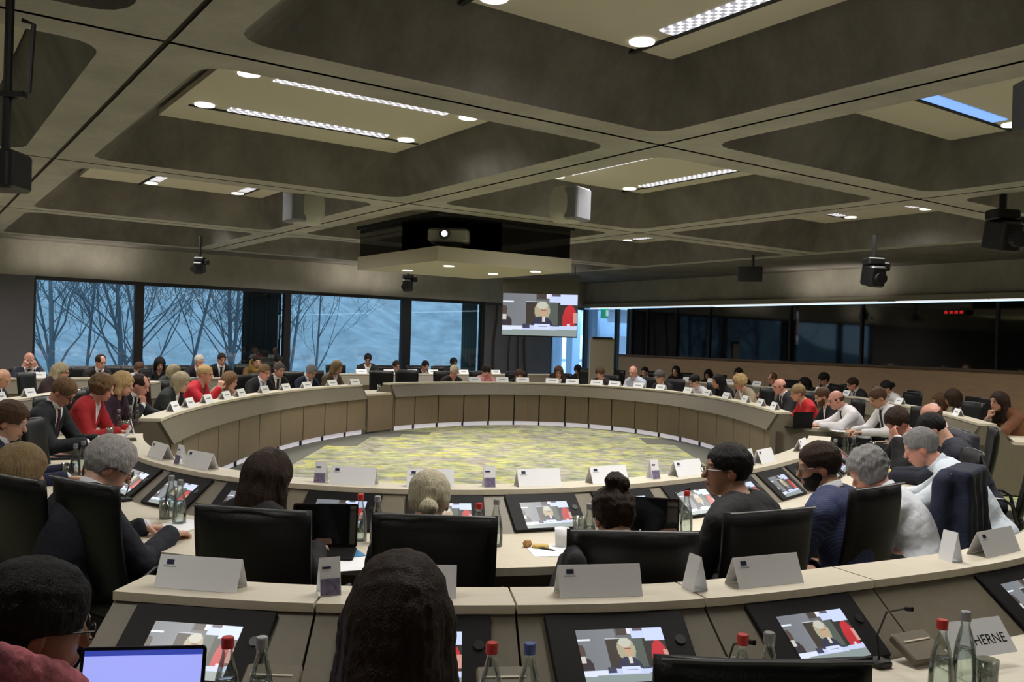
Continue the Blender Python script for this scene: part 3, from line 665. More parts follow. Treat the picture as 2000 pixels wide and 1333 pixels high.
# outer ring desks
def upx(cv, xs, z=ZL, off=.21): return [cv.u_px(x, z, off) for x in xs]
jo = [0] + sorted(upx(cv_o_near, (611, 1006, 1378, 1706))) + [cv_o_near.L - .9, cv_o_near.L]
ol = ['front-row desk module at its left end, beside the laptop', 'front-row desk module behind the long-haired head', 'front-row desk module with the central monitor', 'front-row desk module right of centre with red-capped bottle', 'front-row desk module at the right with the fallen name card', 'last front-row desk module cut by the right edge']
for k, (a, b) in enumerate(zip(jo, jo[1:])):
    desk(cv_o_near, 'desk_module', ol[k], 'front row desk modules', joints=[a, b], monitors=[(a + b) / 2] if b - a > .5 else None, u0=a + .004, u1=b - .004, console=[a + .02 + .12 if 0 else b - .06] if k < 5 else None, bezel=.49)
desk(cv_o_left, 'outer_desk', 'outer desk row at the far left behind the dark-suited man', pitch=.6)
desk(cv_o_right, 'outer_desk', 'outer curved desk row on the right below the timber wall', pitch=.6)
desk(cv_back, 'outer_desk', 'straight back desk row below the third and fourth windows', pitch=.6)
desk(cv_wall, 'outer_desk', 'straight desk row below the first window', pitch=.6)
desk(cv_wall2, 'outer_desk', 'short desk row below the second window', pitch=.6)
# ================================================================== FIGURES
def unit(v): v = np.asarray(v, float); return v / (np.linalg.norm(v) + 1e-12)
def smin(a, b, k):
    h = np.clip(.5 + .5 * (b - a) / k, 0, 1); return b * (1 - h) + a * h - k * h * (1 - h)
class Cap:
    def __init__(s, a, b, ra, rb=None): s.a = np.array(a, float); s.b = np.array(b, float); s.ra = ra; s.rb = ra if rb is None else rb
    def box(s): r = max(s.ra, s.rb); return np.minimum(s.a, s.b) - r, np.maximum(s.a, s.b) + r
    def d(s, p):
        ba = s.b - s.a; pa = p - s.a; t = np.clip(pa @ ba / (ba @ ba + 1e-9), 0, 1)
        return np.linalg.norm(pa - t[:, None] * ba, axis=1) - (s.ra + (s.rb - s.ra) * t)
    def inf(s, e): return Cap(s.a, s.b, s.ra + e, s.rb + e)
class Ell:
    def __init__(s, c, r, rot=None): s.c = np.array(c, float); s.r = np.array(r, float); s.R = np.eye(3) if rot is None else rot
    def box(s): m = s.r.max(); return s.c - m, s.c + m
    def d(s, p):
        q = (p - s.c) @ s.R; k0 = np.linalg.norm(q / s.r, axis=1); k1 = np.linalg.norm(q / (s.r ** 2), axis=1) + 1e-9
        return k0 * (k0 - 1) / k1
    def inf(s, e): return Ell(s.c, s.r + e, s.R)
class Grp:
    def __init__(s, prims, k): s.p = prims; s.k = k; bs = [q.box() for q in prims]; s.lo = np.min([b[0] for b in bs], 0); s.hi = np.max([b[1] for b in bs], 0)
    def box(s): return s.lo, s.hi
    def d(s, p):
        m = .09; out = np.full(len(p), 9.0)
        dd = np.maximum(np.maximum(s.lo - p, p - s.hi), 0); dist = np.linalg.norm(dd, axis=1); far = dist > m
        out[far] = dist[far] + .02; n = ~far
        if n.any():
            q = p[n]; v = s.p[0].d(q)
            for e in s.p[1:]: v = smin(v, e.d(q), s.k)
            out[n] = v
        return out
    def inf(s, e): return Grp([q.inf(e) for q in s.p], s.k)
def union(gs, k):
    def f(p):
        v = gs[0].d(p)
        for g in gs[1:]: v = smin(v, g.d(p), k)
        return v
    return f
def surf(fn, lo, hi, h):
    """surface nets of fn = 0"""
    lo = np.array(lo) - 2 * h; hi = np.array(hi) + 2 * h; Bk = 6
    nb = np.ceil((hi - lo) / h / Bk).astype(int) + 1; dims = nb * Bk
    bi = np.stack(np.meshgrid(*[np.arange(n) for n in nb], indexing='ij'), -1).reshape(-1, 3)
    cen = lo + (bi * Bk + Bk / 2 - .5) * h; val = fn(cen); keep = np.abs(val) < Bk * h * .87 * 1.3 + .012
    sg = np.where(val < 0, -1., 1.).astype(np.float32).reshape(nb)
    F = np.repeat(np.repeat(np.repeat(sg, Bk, 0), Bk, 1), Bk, 2)
    off = np.stack(np.meshgrid(*[np.arange(Bk)] * 3, indexing='ij'), -1).reshape(-1, 3)
    kb = bi[keep]
    for c0 in range(0, len(kb), 1500):
        ix = (kb[c0:c0 + 1500, None, :] * Bk + off[None]).reshape(-1, 3); F[ix[:, 0], ix[:, 1], ix[:, 2]] = fn(lo + ix * h)
    Sg = F < 0
    cnt = np.zeros(tuple(d - 1 for d in dims), np.uint8)
    for a in (0, 1):
        for b in (0, 1):
            for c in (0, 1): cnt += Sg[a:dims[0] - 1 + a, b:dims[1] - 1 + b, c:dims[2] - 1 + c]
    act = np.argwhere((cnt > 0) & (cnt < 8))
    if not len(act): return np.zeros((0, 3)), np.zeros((0, 4), int)
    idx = np.full(cnt.shape, -1, np.int32); idx[act[:, 0], act[:, 1], act[:, 2]] = np.arange(len(act))
    cor = [(a, b, c) for a in (0, 1) for b in (0, 1) for c in (0, 1)]
    cv = {q: F[act[:, 0] + q[0], act[:, 1] + q[1], act[:, 2] + q[2]] for q in cor}
    acc = np.zeros((len(act), 3)); n = np.zeros(len(act))
    for q in cor:
        for ax in range(3):
            if q[ax] == 0:
                r = list(q); r[ax] = 1; r = tuple(r); a, b = cv[q], cv[r]; m = (a < 0) != (b < 0)
                t = np.where(m, a / np.where(m, a - b, 1), 0); pt = np.tile(np.array(q, float), (len(act), 1)); pt[:, ax] = t
                acc[m] += pt[m]; n[m] += 1
    V = lo + (act + acc / n[:, None]) * h; Q = []
    for ax in range(3):
        sl0 = [slice(None)] * 3; sl1 = [slice(None)] * 3; sl0[ax] = slice(0, -1); sl1[ax] = slice(1, None)
        a = Sg[tuple(sl0)]; b = Sg[tuple(sl1)]; e = np.argwhere(a != b); u, v = (ax + 1) % 3, (ax + 2) % 3
        e = e[(e[:, u] > 0) & (e[:, v] > 0) & (e[:, u] < dims[u] - 1) & (e[:, v] < dims[v] - 1)]
        ins_ = a[e[:, 0], e[:, 1], e[:, 2]]
        def c(du, dv): w_ = e.copy(); w_[:, u] -= du; w_[:, v] -= dv; return idx[w_[:, 0], w_[:, 1], w_[:, 2]]
        q = np.stack([c(1, 1), c(0, 1), c(0, 0), c(1, 0)], 1); q[~ins_] = q[~ins_][:, ::-1]; Q.append(q)
    Q = np.concatenate(Q); Q = Q[(Q >= 0).all(1)]
    return V, Q
def mesh_obj(name, V, Q, m, parent=None, tint=None):
    me = bpy.data.meshes.new(name); me.vertices.add(len(V)); me.vertices.foreach_set('co', V.astype(np.float32).ravel())
    me.loops.add(len(Q) * 4); me.loops.foreach_set('vertex_index', Q.astype(np.int32).ravel())
    me.polygons.add(len(Q)); me.polygons.foreach_set('loop_start', np.arange(0, len(Q) * 4, 4, dtype=np.int32)); me.polygons.foreach_set('loop_total', np.full(len(Q), 4, np.int32))
    me.polygons.foreach_set('use_smooth', np.ones(len(Q), bool)); me.update(calc_edges=True); me.validate()
    if tint is not None:
        ca = me.color_attributes.new('tint', 'FLOAT_COLOR', 'POINT'); ca.data.foreach_set('color', np.c_[tint, np.ones(len(tint))].astype(np.float32).ravel())
    o = bpy.data.objects.new(name, me); C.objects.link(o); me.materials.append(m)
    if parent: o.parent = parent
    return o
def noise3(p, f, seed=0):
    q = p * f + seed * 7.3
    return (np.sin(q[:, 0] * 1.7 + np.sin(q[:, 1] * 1.3)) + np.sin(q[:, 1] * 2.1 + np.sin(q[:, 2] * 1.9)) + np.sin(q[:, 2] * 1.5 + np.sin(q[:, 0] * 2.3))) / 3
def rot_mat(yaw, pitch, roll=0):
    # columns: head right, forward, up.  yaw > 0 turns to the figure's left, pitch > 0 bows the head
    m = Matrix.Rotation(R(yaw), 3, 'Z') @ Matrix.Rotation(R(-pitch), 3, 'X') @ Matrix.Rotation(R(roll), 3, 'Y'); return np.array(m)
HAIRC = dict(black=(24, 20, 20), dbrown=(46, 30, 20), brown=(82, 58, 40), lbrown=(112, 86, 60), red=(104, 60, 34), blond=(186, 158, 110), dblond=(140, 118, 84), greyblond=(164, 152, 124), white=(206, 200, 190), grey=(134, 132, 132), lgrey=(170, 166, 164), dgrey=(84, 80, 78), silver=(206, 196, 168))
def hairmat(c):
    return mat('hair_' + c, HAIRC[c], .55, spec=.25, noise=.35, nscale=26, stretch=(5, 5, .5), bump=.8, bscale=70)
def cloth(c, pattern=None):
    nm = 'fabric_%d_%d_%d' % c + (pattern or '')
    if nm in M: return M[nm]
    if pattern == 'pin':
        m = mat(nm, c, .8); nt = m.node_tree; b = nt.nodes['Principled BSDF']; wv = nt.nodes.new('ShaderNodeTexWave'); wv.inputs['Scale'].default_value = 28; wv.bands_direction = 'DIAGONAL'
        tc = nt.nodes.new('ShaderNodeTexCoord'); nt.links.new(tc.outputs['Object'], wv.inputs[0]); r = nt.nodes.new('ShaderNodeValToRGB'); r.color_ramp.elements[0].position = .9; r.color_ramp.elements[0].color = (*srgb(c), 1)
        r.color_ramp.elements[1].color = (*[v * 2.6 + .02 for v in srgb(c)], 1); nt.links.new(wv.outputs[0], r.inputs[0]); nt.links.new(r.outputs[0], b.inputs['Base Color']); return m
    if pattern == 'mottle': return mat(nm, c, .85, noise=.6, nscale=22, bump=.4, bscale=60)
    if max(c) < 90: c = tuple(int(v * .72) for v in c)
    return mat(nm, c, .82, noise=.03, nscale=9, bump=.35, bscale=45)
SKIN = dict(fair=(200, 156, 134), pink=(198, 142, 124), tan=(166, 122, 98), warm=(184, 138, 112), dark=(112, 80, 64))
def ik(Sh, W, a, b, hint):
    d = W - Sh; L = np.linalg.norm(d); f = 1.0
    if L > (a + b) * .98: f = L / ((a + b) * .98); a *= f; b *= f
    x = (a * a - b * b + L * L) / (2 * L); h2 = max(a * a - x * x, 1e-5); dn = d / L; hp = unit(hint - dn * (hint @ dn)); return Sh + dn * x + hp * math.sqrt(h2)
def hand_prims(W, d, n, s, curl=25, thumb=1, spread=1.0):
    """W wrist, d towards the knuckles, n palm normal; thumb on side thumb * (d x n)"""
    d = unit(d); n = unit(n - d * (n @ d)); sd = np.cross(d, n) * thumb; P = []
    for i, (o, l) in enumerate(((.030, .074), (.010, .082), (-.010, .076), (-.029, .060))):
        kn = W + (d * .088 + sd * o * 1.0) * s
        P.append(Cap(W + (d * .012 + sd * o * .6) * s, kn, .0135 * s, .0115 * s))
        fd = unit(d + sd * o * 4 * spread); c1 = R(curl * (1 + .12 * i)); c2 = R(curl * 2.1)
        d1 = fd * math.cos(c1) + n * math.sin(c1); d2 = fd * math.cos(c1 + c2) + n * math.sin(c1 + c2)
        m = kn + d1 * l * .52 * s; P.append(Cap(kn, m, .0105 * s, .0092 * s)); P.append(Cap(m, m + d2 * l * .5 * s, .0092 * s, .0078 * s))
    t0 = W + (d * .022 + sd * .026) * s; t1 = t0 + unit(d * .55 + sd * .8 + n * .25) * .036 * s; t2 = t1 + unit(d * .85 + sd * .25 + n * .35) * .034 * s
    P += [Cap(W + d * .02 * s, t0, .016 * s, .0145 * s), Cap(t0, t1, .0135 * s, .0115 * s), Cap(t1, t2, .0115 * s, .009 * s)]
    return P
class Q: pass
def person(base, face, head, hz, label, hair=('short', 'brown'), top='suit', col=(28, 30, 40), skin='fair', yaw=0, pitch=15, roll=0, tie=(60, 20, 30), hands=('desk', 'desk'), glasses=False, beard=None,
           size=1.08, h=.011, hh=None, pattern=None, scarf=None, under=(226, 226, 230), deskz=ZD, reach=.20, lean_side=0, cat='person', thin=1.0, shirtcol=(228, 230, 236), legs=True):
    """base: floor point under the pelvis, face: unit facing direction, head: plan point of the head, hz: crown height"""
    s = size; F_ = Vector((face[0], face[1], 0)).normalized(); Rt = Vector((F_.y, -F_.x, 0))
    dv = Vector((head[0] - base[0], head[1] - base[1], 0)); hx, hy = dv.dot(Rt), dv.dot(F_)
    Rh = rot_mat(yaw, pitch, roll); Hc = np.array([hx, hy, hz]) - Rh @ np.array([0, -.01, .118]) * s * 1.0
    Hc[2] = hz - (.124 + {'bald': 0, 'curly': .026, 'thick': .016, 'long': .012, 'bob': .014, 'hugelong': .018}.get(hair[0], .006)) * s + (.01 if pitch > 30 else 0)
    def hp(x, y, z): return Hc + Rh @ np.array([x, y, z]) * s
    P0 = np.array([0, 0, .565]); nb = Hc - np.array([hx * .15, .035 + .0012 * pitch, 0]) * s; nb = Hc + unit(P0 + np.array([0, -.03, .25]) - Hc) * .160 * s; nb[2] = min(nb[2], Hc[2] - .11 * s); nb = nb + np.array([0, .012, .008]) * s
    sp = unit(nb - P0); fwd = unit(np.array([0, 1, 0]) - sp * sp[1]); rgt = np.cross(fwd, sp); TR = np.stack([rgt, fwd, sp], 1)
    T = lambda x, y, z: nb + (rgt * x + fwd * y + sp * z) * s
    back = -.02
    L = np.linalg.norm(nb - P0)
    bow = -fwd * .035 * s
    chest = nb - sp * .19 * s + bow * .6; belly = P0 + (nb - P0) * .38 + bow * .3
    w_ = thin
    torso = [Ell(P0 + np.array([0, 0, -.01]), np.array([.175 * w_, .13, .12]) * s), Ell(belly, np.array([.150 * w_, .115, .19]) * s, TR), Ell(chest, np.array([.165 * w_, .112, .17]) * s, TR),
             Cap(T(-.10, -.01, -.075), T(.10, -.01, -.075), .075 * s), Cap(T(-.155 * w_, -.005, -.085), T(-.06, -.01, -.03), .058 * s, .055 * s), Cap(T(.155 * w_, -.005, -.085), T(.06, -.01, -.03), .058 * s, .055 * s)]
    tg = Grp(torso, .05)
    neck = Grp([Cap(nb - sp * .03 * s, hp(0, -.025, -.05), .060 * s, .054 * s)], .03)
    arms = []; sleeves = []; hprims = []; wrists = []
    for sd, kind in ((-1, hands[0]), (1, hands[1])):
        Sh = T(sd * .185 * w_, -.005, -.095); dz = deskz + .045
        if kind == 'desk': W = np.array([hx + sd * .13, hy + reach, dz]); d = unit([-sd * .45, 1, -.12]); n = np.array([0, 0, -1.])
        elif kind == 'far': W = np.array([hx + sd * .2, hy + reach + .16, dz]); d = unit([-sd * .2, 1, -.08]); n = np.array([0, 0, -1.])
        elif kind == 'chin': W = hp(sd * .035, .115, -.20); d = unit(hp(sd * .02, .09, -.08) - W); n = unit(hp(0, 0, -.08) - W)
        elif kind == 'cheek': W = hp(sd * .09, .10, -.16); d = unit(hp(sd * .07, .05, -.02) - W); n = unit(hp(0, 0, -.03) - W)
        elif kind == 'brow': W = hp(sd * .10, .15, -.06); d = unit(hp(sd * .03, .10, .05) - W); n = unit(hp(0, 0, .03) - W)
        elif kind == 'up': W = np.array([hx + sd * .10, hy + .26, hz - .34]); d = unit([-sd * .3, .2, 1]); n = np.array([-sd * .8, -.4, 0])
        else: W = np.array([sd * .13, .30, .66]); d = unit([-sd * .5, 1, 0]); n = np.array([0, 0, -1.])
        E_ = ik(Sh, W, .285 * s, .255 * s, np.array([sd * .55, -.35, -1.0]))
        if kind in ('chin', 'cheek', 'brow', 'up'): E_ = ik(Sh, W, .285 * s, .255 * s, np.array([sd * .25, .5, -1.0]))
        if kind in ('desk', 'far') and E_[2] < deskz + .06 and E_[1] > .3: E_[2] = deskz + .06
        arms += [Cap(Sh, E_, .052 * s, .043 * s), Cap(E_, W, .042 * s, .027 * s)]; sleeves.append((Sh, E_, W)); wrists.append(W)
        hprims.append(Grp(hand_prims(W, d, n, s * 1.02, curl={'desk': 22, 'far': 20, 'chin': 62, 'cheek': 40, 'brow': 35, 'up': 45}.get(kind, 30), thumb=(1 if np.cross(d, n)[0] * -sd > 0 else -1)), .006))
    ag = Grp(arms, .035)
    legp = []
    if legs:
        for sd in (-1, 1):
            hp_ = np.array([sd * .09, .02, .55]); kn = np.array([sd * .13, .44, .52]); an = np.array([sd * .13, .40, .10])
            legp.append(Grp([Cap(hp_, kn, .082, .062), Cap(kn, an, .056, .042)], .03)); legp.append(Grp([Cap(an + [0, -.03, -.045], an + [0, .15, -.062], .042, .034)], .02))
    hd = [Ell(hp(0, -.014, .030), np.array([.074, .094, .088]) * s, Rh), Ell(hp(0, .020, -.035), np.array([.060, .070, .075]) * s, Rh), Ell(hp(0, .045, -.088), np.array([.034, .036, .026]) * s, Rh),
          Cap(hp(-.03, .070, .028), hp(.03, .070, .028), .018 * s)]
    face_ = [Cap(hp(0, .083, .012), hp(0, .106, -.026), .009 * s, .0135 * s), Ell(hp(0, .088, -.058), np.array([.024, .012, .0075]) * s, Rh), Ell(hp(0, .084, -.069), np.array([.020, .012, .0075]) * s, Rh)]
    ears = [Grp([Ell(hp(sd * .076, -.008, -.012), np.array([.011, .020, .031]) * s, Rh)], .01) for sd in (-1, 1)]
    hg = Grp(hd, .03); fg = Grp(face_, .012)
    eyes = [hp(sd * .031, .082, .005) for sd in (-1, 1)]
    def headf(p):
        v = smin(hg.d(p), fg.d(p), .012)
        n_ = v < .05
        if n_.any():
            q = p[n_]; u = v[n_]
            for e in eyes: u = np.maximum(u, .016 * s - np.linalg.norm(q - e - Rh @ np.array([0, .016, .003]) * s, axis=1))
            for e in eyes: u = smin(u, np.linalg.norm(q - e + Rh @ np.array([0, .006, 0]) * s, axis=1) - .0125 * s, .004)
            v[n_] = u
        return v
    def bodyf(p):
        v = smin(tg.d(p), ag.d(p), .03); v = smin(v, neck.d(p), .03); v = smin(v, headf(p), .02)
        for g in ears: v = smin(v, g.d(p), .008)
        for g in hprims: v = smin(v, g.d(p), .010)
        for g in legp: v = smin(v, g.d(p), .03)
        return v
    allb = [g.box() for g in [tg, ag, neck, hg] + hprims + legp]
    lo = np.min([b[0] for b in allb], 0); hi = np.max([b[1] for b in allb], 0)
    V, Qd = surf(bodyf, lo, hi, h)
    sk = np.array(srgb(SKIN[skin])); tint = np.tile(sk, (len(V), 1)); q = (V - Hc) @ Rh / s
    nearh = np.linalg.norm(q, axis=1) < .17
    lips = nearh & (np.abs(q[:, 0]) < .024) & (q[:, 1] > .07) & (np.abs(q[:, 2] + .063) < .010); tint[lips] = np.array(srgb((158, 100, 92)))
    for sd in (-1, 1):
        dd = np.linalg.norm(q - np.array([sd * .031, .085, .006]), axis=1); tint[dd < .0135] = np.array(srgb((90, 70, 62))) if h > .008 else np.array(srgb((200, 190, 184)))
        dd = np.linalg.norm(q - np.array([sd * .031, .092, .006]), axis=1); tint[dd < .008] = np.array(srgb((40, 28, 24)))
        bz = nearh & (np.abs(q[:, 0] - sd * .033) < .019) & (q[:, 1] > .055) & (np.abs(q[:, 2] - .030) < .0055); tint[bz] = np.array(srgb(HAIRC[hair[1]])) * .7 + sk * .3
        er = np.linalg.norm(q - np.array([sd * .08, -.008, -.012]), axis=1) < .035; tint[er] = tint[er] * np.array([1.0, .82, .8])
    ck = nearh & (q[:, 1] > .04) & (np.abs(q[:, 2] + .03) < .03) & (np.abs(q[:, 0]) > .02); tint[ck] *= np.array([1, .92, .92])
    body = mesh_obj('person', V, Qd, attr_mat('skin', .5), tint=tint)
    body.location = (base[0], base[1], 0); body.rotation_euler.z = math.atan2(-F_.x, F_.y); tag(body, label, 'person')
    # ---- hair
    st, hc = hair; hm = hairmat(hc); hh = hh or max(.0065, h * .8)
    def cap_d(q, t, tb=None):
        return Ell([0, -.016, .034], np.array([.076 + t, .096 + t, .090 + t])).d(q)
    fcut = Ell([0, .125, -.045], [.072, .092, .118]); nape = lambda q, z0: -(q[:, 2] - z0 - .35 * np.clip(q[:, 1], -.2, .05))
    extra = []
    t = {'short': .013, 'thick': .022, 'curly': .030, 'long': .018, 'bob': .022, 'bun': .014, 'bald': .006, 'crop': .009, 'topbun': .016, 'pony': .014, 'receding': .010, 'lowbun': .016, 'hugelong': .024}[st]
    if st == 'hugelong': extra = [Cap([0, -.07, .0], [0, -.11, -.30], .096, .115), Cap([-.07, -.03, .0], [-.10, -.04, -.30], .042, .05), Cap([.07, -.03, .0], [.10, -.04, -.30], .042, .05)]
    if st == 'long':
        extra = [Cap([0, -.075, .02], [0, -.115, -.22], .082, .085), Cap([-.066, -.03, .0], [-.082, -.03, -.24], .036, .04), Cap([.066, -.03, .0], [.082, -.03, -.24], .036, .04)]
    if st == 'bob': extra = [Cap([0, -.06, .0], [0, -.065, -.09], .082, .075), Cap([-.066, -.01, .02], [-.074, -.0, -.09], .036, .036), Cap([.066, -.01, .02], [.074, -.0, -.09], .036, .036)]
    if st == 'lowbun': extra = [Ell([0, -.135, -.035], [.042, .036, .036])]
    if st == 'topbun': extra = [Ell([0, -.06, .145], [.045, .04, .04]), Ell([.02, -.09, .13], [.03, .03, .03])]
    if st == 'bun': extra = [Ell([0, -.13, .02], [.045, .04, .045])]
    if st == 'pony': extra = [Cap([0, -.12, .03], [0, -.15, -.12], .034, .022)]
    eg_ = [Grp([e], .01) for e in extra]; sseed = sum(map(ord, label)) % 97
    def hairf(p):
        q = (p - Hc) @ Rh / s; v = cap_d(q, t)
        if st in ('short', 'crop', 'thick', 'bun', 'topbun', 'pony', 'receding', 'lowbun'):
            v = np.maximum(v, nape(q, -.075 if st not in ('bun', 'topbun', 'lowbun', 'pony') else -.085))
            v = np.maximum(v, -(Ell([.08, .012, -.03], [.03, .036, .045]).d(q))); v = np.maximum(v, -(Ell([-.08, .012, -.03], [.03, .036, .045]).d(q)))
            if st in ('short', 'crop', 'receding', 'thick', 'bun', 'topbun', 'lowbun', 'pony'): v = np.maximum(v, np.minimum(q[:, 1] - .036, .012 - q[:, 2]))
        if st == 'curly': v = np.maximum(v, nape(q, -.09))
        if st == 'bald': v = np.maximum(np.maximum(v, q[:, 2] - .022), nape(q, -.07))
        if st == 'receding': v = np.maximum(v, -(Ell([0, .10, .10], [.062, .105, .07]).d(q)))
        if extra:
            for e in eg_: v = smin(v, e.d(q), .035 if st in ('long', 'bob', 'hugelong') else .012)
        fc = fcut.d(q) if st not in ('bald',) else Ell([0, .125, -.03], [.1, .13, .2]).d(q)
        v = np.maximum(v, -fc)
        if st in ('long', 'bob', 'thick', 'short', 'hugelong'):
            an = np.arctan2(q[:, 0], -q[:, 1] - .0); v = v + (.0016 if st in ('long', 'bob') else .0011) * np.sin(an * 46 + 2.5 * noise3(q, 9, sseed)) * (q[:, 2] < .09)
        am = {'curly': .007, 'thick': .003, 'long': .003, 'topbun': .005}.get(st, .0028)
        v = v * s + am * noise3(q * np.array([1, 1, .35 if st in ('long', 'bob') else 1]), 70 if st == 'curly' else 110, sseed) + am * noise3(q, 42, sseed + 3)
        return v
    ex = .40 if st == 'hugelong' else (.30 if st == 'long' else .20)
    hb_lo = Hc - ex * s; hb_hi = Hc + .2 * s
    Vh, Qh = surf(hairf, hb_lo, hb_hi, hh)
    if len(Vh): mesh_obj('hair', Vh, Qh, hm, body)
    if beard:
        def bf(p):
            q = (p - Hc) @ Rh / s; v = Grp([Ell([0, .020, -.035], [.065, .075, .082]), Ell([0, .045, -.088], [.044, .046, .036])], .02).d(q)
            v = np.maximum(v, q[:, 2] + .048 - .25 * np.abs(q[:, 0]) - np.clip(.06 - q[:, 1], 0, .1) * .9); v = np.maximum(v, -(q[:, 1] - .0)); v = np.maximum(v, -(Ell([0, .105, -.062], [.026, .02, .012]).d(q)))
            return v * s + .002 * noise3(q, 130, 2)
        Vb, Qb = surf(bf, Hc - .16 * s, Hc + .16 * s, hh); 
        if len(Vb): mesh_obj('beard', Vb, Qb, hairmat(beard), body)
    if glasses:
        g = MB(); r_ = .0022 * (1 if h < .008 else 1.5)
        for sd in (-1, 1):
            pts = [hp(sd * .032 + .024 * math.cos(a), .106, .004 + .017 * math.sin(a)) for a in [2 * math.pi * k / 12 for k in range(13)]]; g.tube(pts, r_, 5)
            g.tube([hp(sd * .056, .104, .01), hp(sd * .080, .04, .008), hp(sd * .082, -.01, .002)], r_, 5)
        g.tube([hp(-.009, .108, .008), hp(.009, .108, .008)], r_, 5); g.build('glasses', mat('dark_frames', (40, 28, 26), .3), body)
    # ---- clothes
    lo2, hi2 = np.minimum(tg.lo, ag.lo) - .05, np.maximum(tg.hi, ag.hi) + .05
    def shell(e, cuff, neckr, vcut=None, short=False, hem=True):
        sl = []
        for Sh, E_, W in sleeves:
            Wc = W - unit(W - E_) * cuff; a2 = [Cap(Sh, E_, .054 * s + e, .046 * s + e), Cap(E_, Wc, .045 * s + e, .034 * s + e)]
            if short: a2 = a2[:1]
            sl.append(Grp(a2, .03))
        tgi = tg.inf(e); amp = .0028 if e > .005 else .0018
        def f(p):
            v = tgi.d(p)
            for g in sl: v = smin(v, g.d(p), .035)
            v = v + amp * noise3(p, 26, sseed) + amp * .7 * noise3(p, 55, sseed + 5)
            r = (p - nb) @ TR / s                          # torso frame, neck base at the origin
            v = np.maximum(v, -(np.linalg.norm((r - np.array([0, .02, .02])) * np.array([1, .8, 1]), axis=1) - neckr) * s)
            v = np.maximum(v, (r[:, 2] - .062) * s)
            if vcut:
                wv, dv_ = vcut; tt = np.clip((r[:, 2] + dv_) / dv_, 0, 1.2); v = np.maximum(v, np.minimum(r[:, 1] - .02, wv * tt - np.abs(r[:, 0])) * s)
            v = np.maximum(v, -(p[:, 2] - .50))
            return v
        return surf(f, lo2, hi2, h)
    if top in ('suit', 'jacket'):
        V1, Q1 = shell(.017, .015, .062, (.075, .30 if top == 'suit' else .24)); mesh_obj('jacket', V1, Q1, cloth(col, pattern), body)
        V1, Q1 = shell(.006, -.004 if top == 'suit' else .03, .056); sh = mesh_obj('shirt' if top == 'suit' else 'blouse', V1, Q1, cloth(shirtcol if top == 'suit' else under), body)
        if h < .012 or top == 'suit':
            colr = cloth(shirtcol if top == 'suit' else under)
            if top == 'suit':
                def cf(p):
                    r = (p - nb) @ TR / s; v = np.abs(neck.d(p) - .006) - .005; v = np.maximum(v, np.abs(r[:, 2] - .030 - .25 * -r[:, 1]) * s - .022); return v
                Vc, Qc = surf(cf, nb - .15, nb + .15, min(h, .008)); 
                if len(Vc): mesh_obj('collar', Vc, Qc, colr, body)
        if top == 'suit' and tie:
            tgs = tg.inf(.006)
            def tf(p):
                r = (p - nb) @ TR / s; v = tgs.d(p) - .011; v = np.maximum(v, (np.abs(r[:, 0]) - .020 - .02 * np.clip(-r[:, 2], 0, .5)) * s); v = np.maximum(v, -(r[:, 1] - .03) * s); v = np.maximum(v, (r[:, 2] - .01) * s); v = np.maximum(v, -(r[:, 2] + .38) * s); return v
            Vt, Qt = surf(tf, lo2, hi2, h)
            if len(Vt): mesh_obj('tie', Vt, Qt, cloth(tie), body)
    elif top == 'shirt':
        V1, Q1 = shell(.010, .01, .060); mesh_obj('shirt', V1, Q1, cloth(col, pattern), body)
        def cf(p):
            r = (p - nb) @ TR / s; v = np.abs(neck.d(p) - .009) - .005; v = np.maximum(v, np.abs(r[:, 2] - .030 + .25 * r[:, 1]) * s - .022); return v
        Vc, Qc = surf(cf, nb - .15, nb + .15, min(h, .008)); 
        if len(Vc): mesh_obj('collar', Vc, Qc, cloth(col, pattern), body)
        if tie:
            tgs = tg.inf(.010)
            def tf(p):
                r = (p - nb) @ TR / s; v = tgs.d(p) - .010; v = np.maximum(v, (np.abs(r[:, 0]) - .018 - .02 * np.clip(-r[:, 2], 0, .5)) * s); v = np.maximum(v, -(r[:, 1] - .03) * s); v = np.maximum(v, (r[:, 2] - .01) * s); v = np.maximum(v, -(r[:, 2] + .38) * s); return v
            Vt, Qt = surf(tf, lo2, hi2, h)
            if len(Vt): mesh_obj('tie', Vt, Qt, cloth(tie), body)
    else:
        V1, Q1 = shell(.011, .0, .066, (.05, .10)); mesh_obj('jumper', V1, Q1, cloth(col, pattern), body)
    if scarf:
        def sf(p):
            r = (p - nb) @ TR / s; a = np.arctan2(r[:, 1], r[:, 0]); rad = np.linalg.norm(r[:, :2] * np.array([1, .9]), axis=1)
            v = (np.sqrt((rad - .100) ** 2 + ((r[:, 2] - .028 + .05 * r[:, 1] / .1) * .62) ** 2) - .040) * s
            v2 = Grp([Cap(T(.02, .10, -.05), T(.05, .15, -.34), .045, .055)], .03).d(p); v = smin(v, v2, .03)
            return v + .004 * noise3(p, 70, 5)
        Vs, Qs = surf(sf, nb - .45, nb + .3, max(h, .007)); mesh_obj('scarf', Vs, Qs, cloth(scarf, 'mottle'), body)
    if legs:
        lg = [g.inf(.012) for g in legp[0::2]] + [Grp([torso[0].inf(.012)], .03)]
        lb = [g.box() for g in lg]; fl2 = union(lg, .03)
        Vl, Ql = surf(lambda p: np.maximum(np.maximum(fl2(p), p[:, 2] - .60), .13 - p[:, 2]), np.min([b[0] for b in lb], 0), np.max([b[1] for b in lb], 0), max(h * 1.4, .018))
        mesh_obj('trousers', Vl, Ql, cloth((30, 31, 38)), body)
    return body
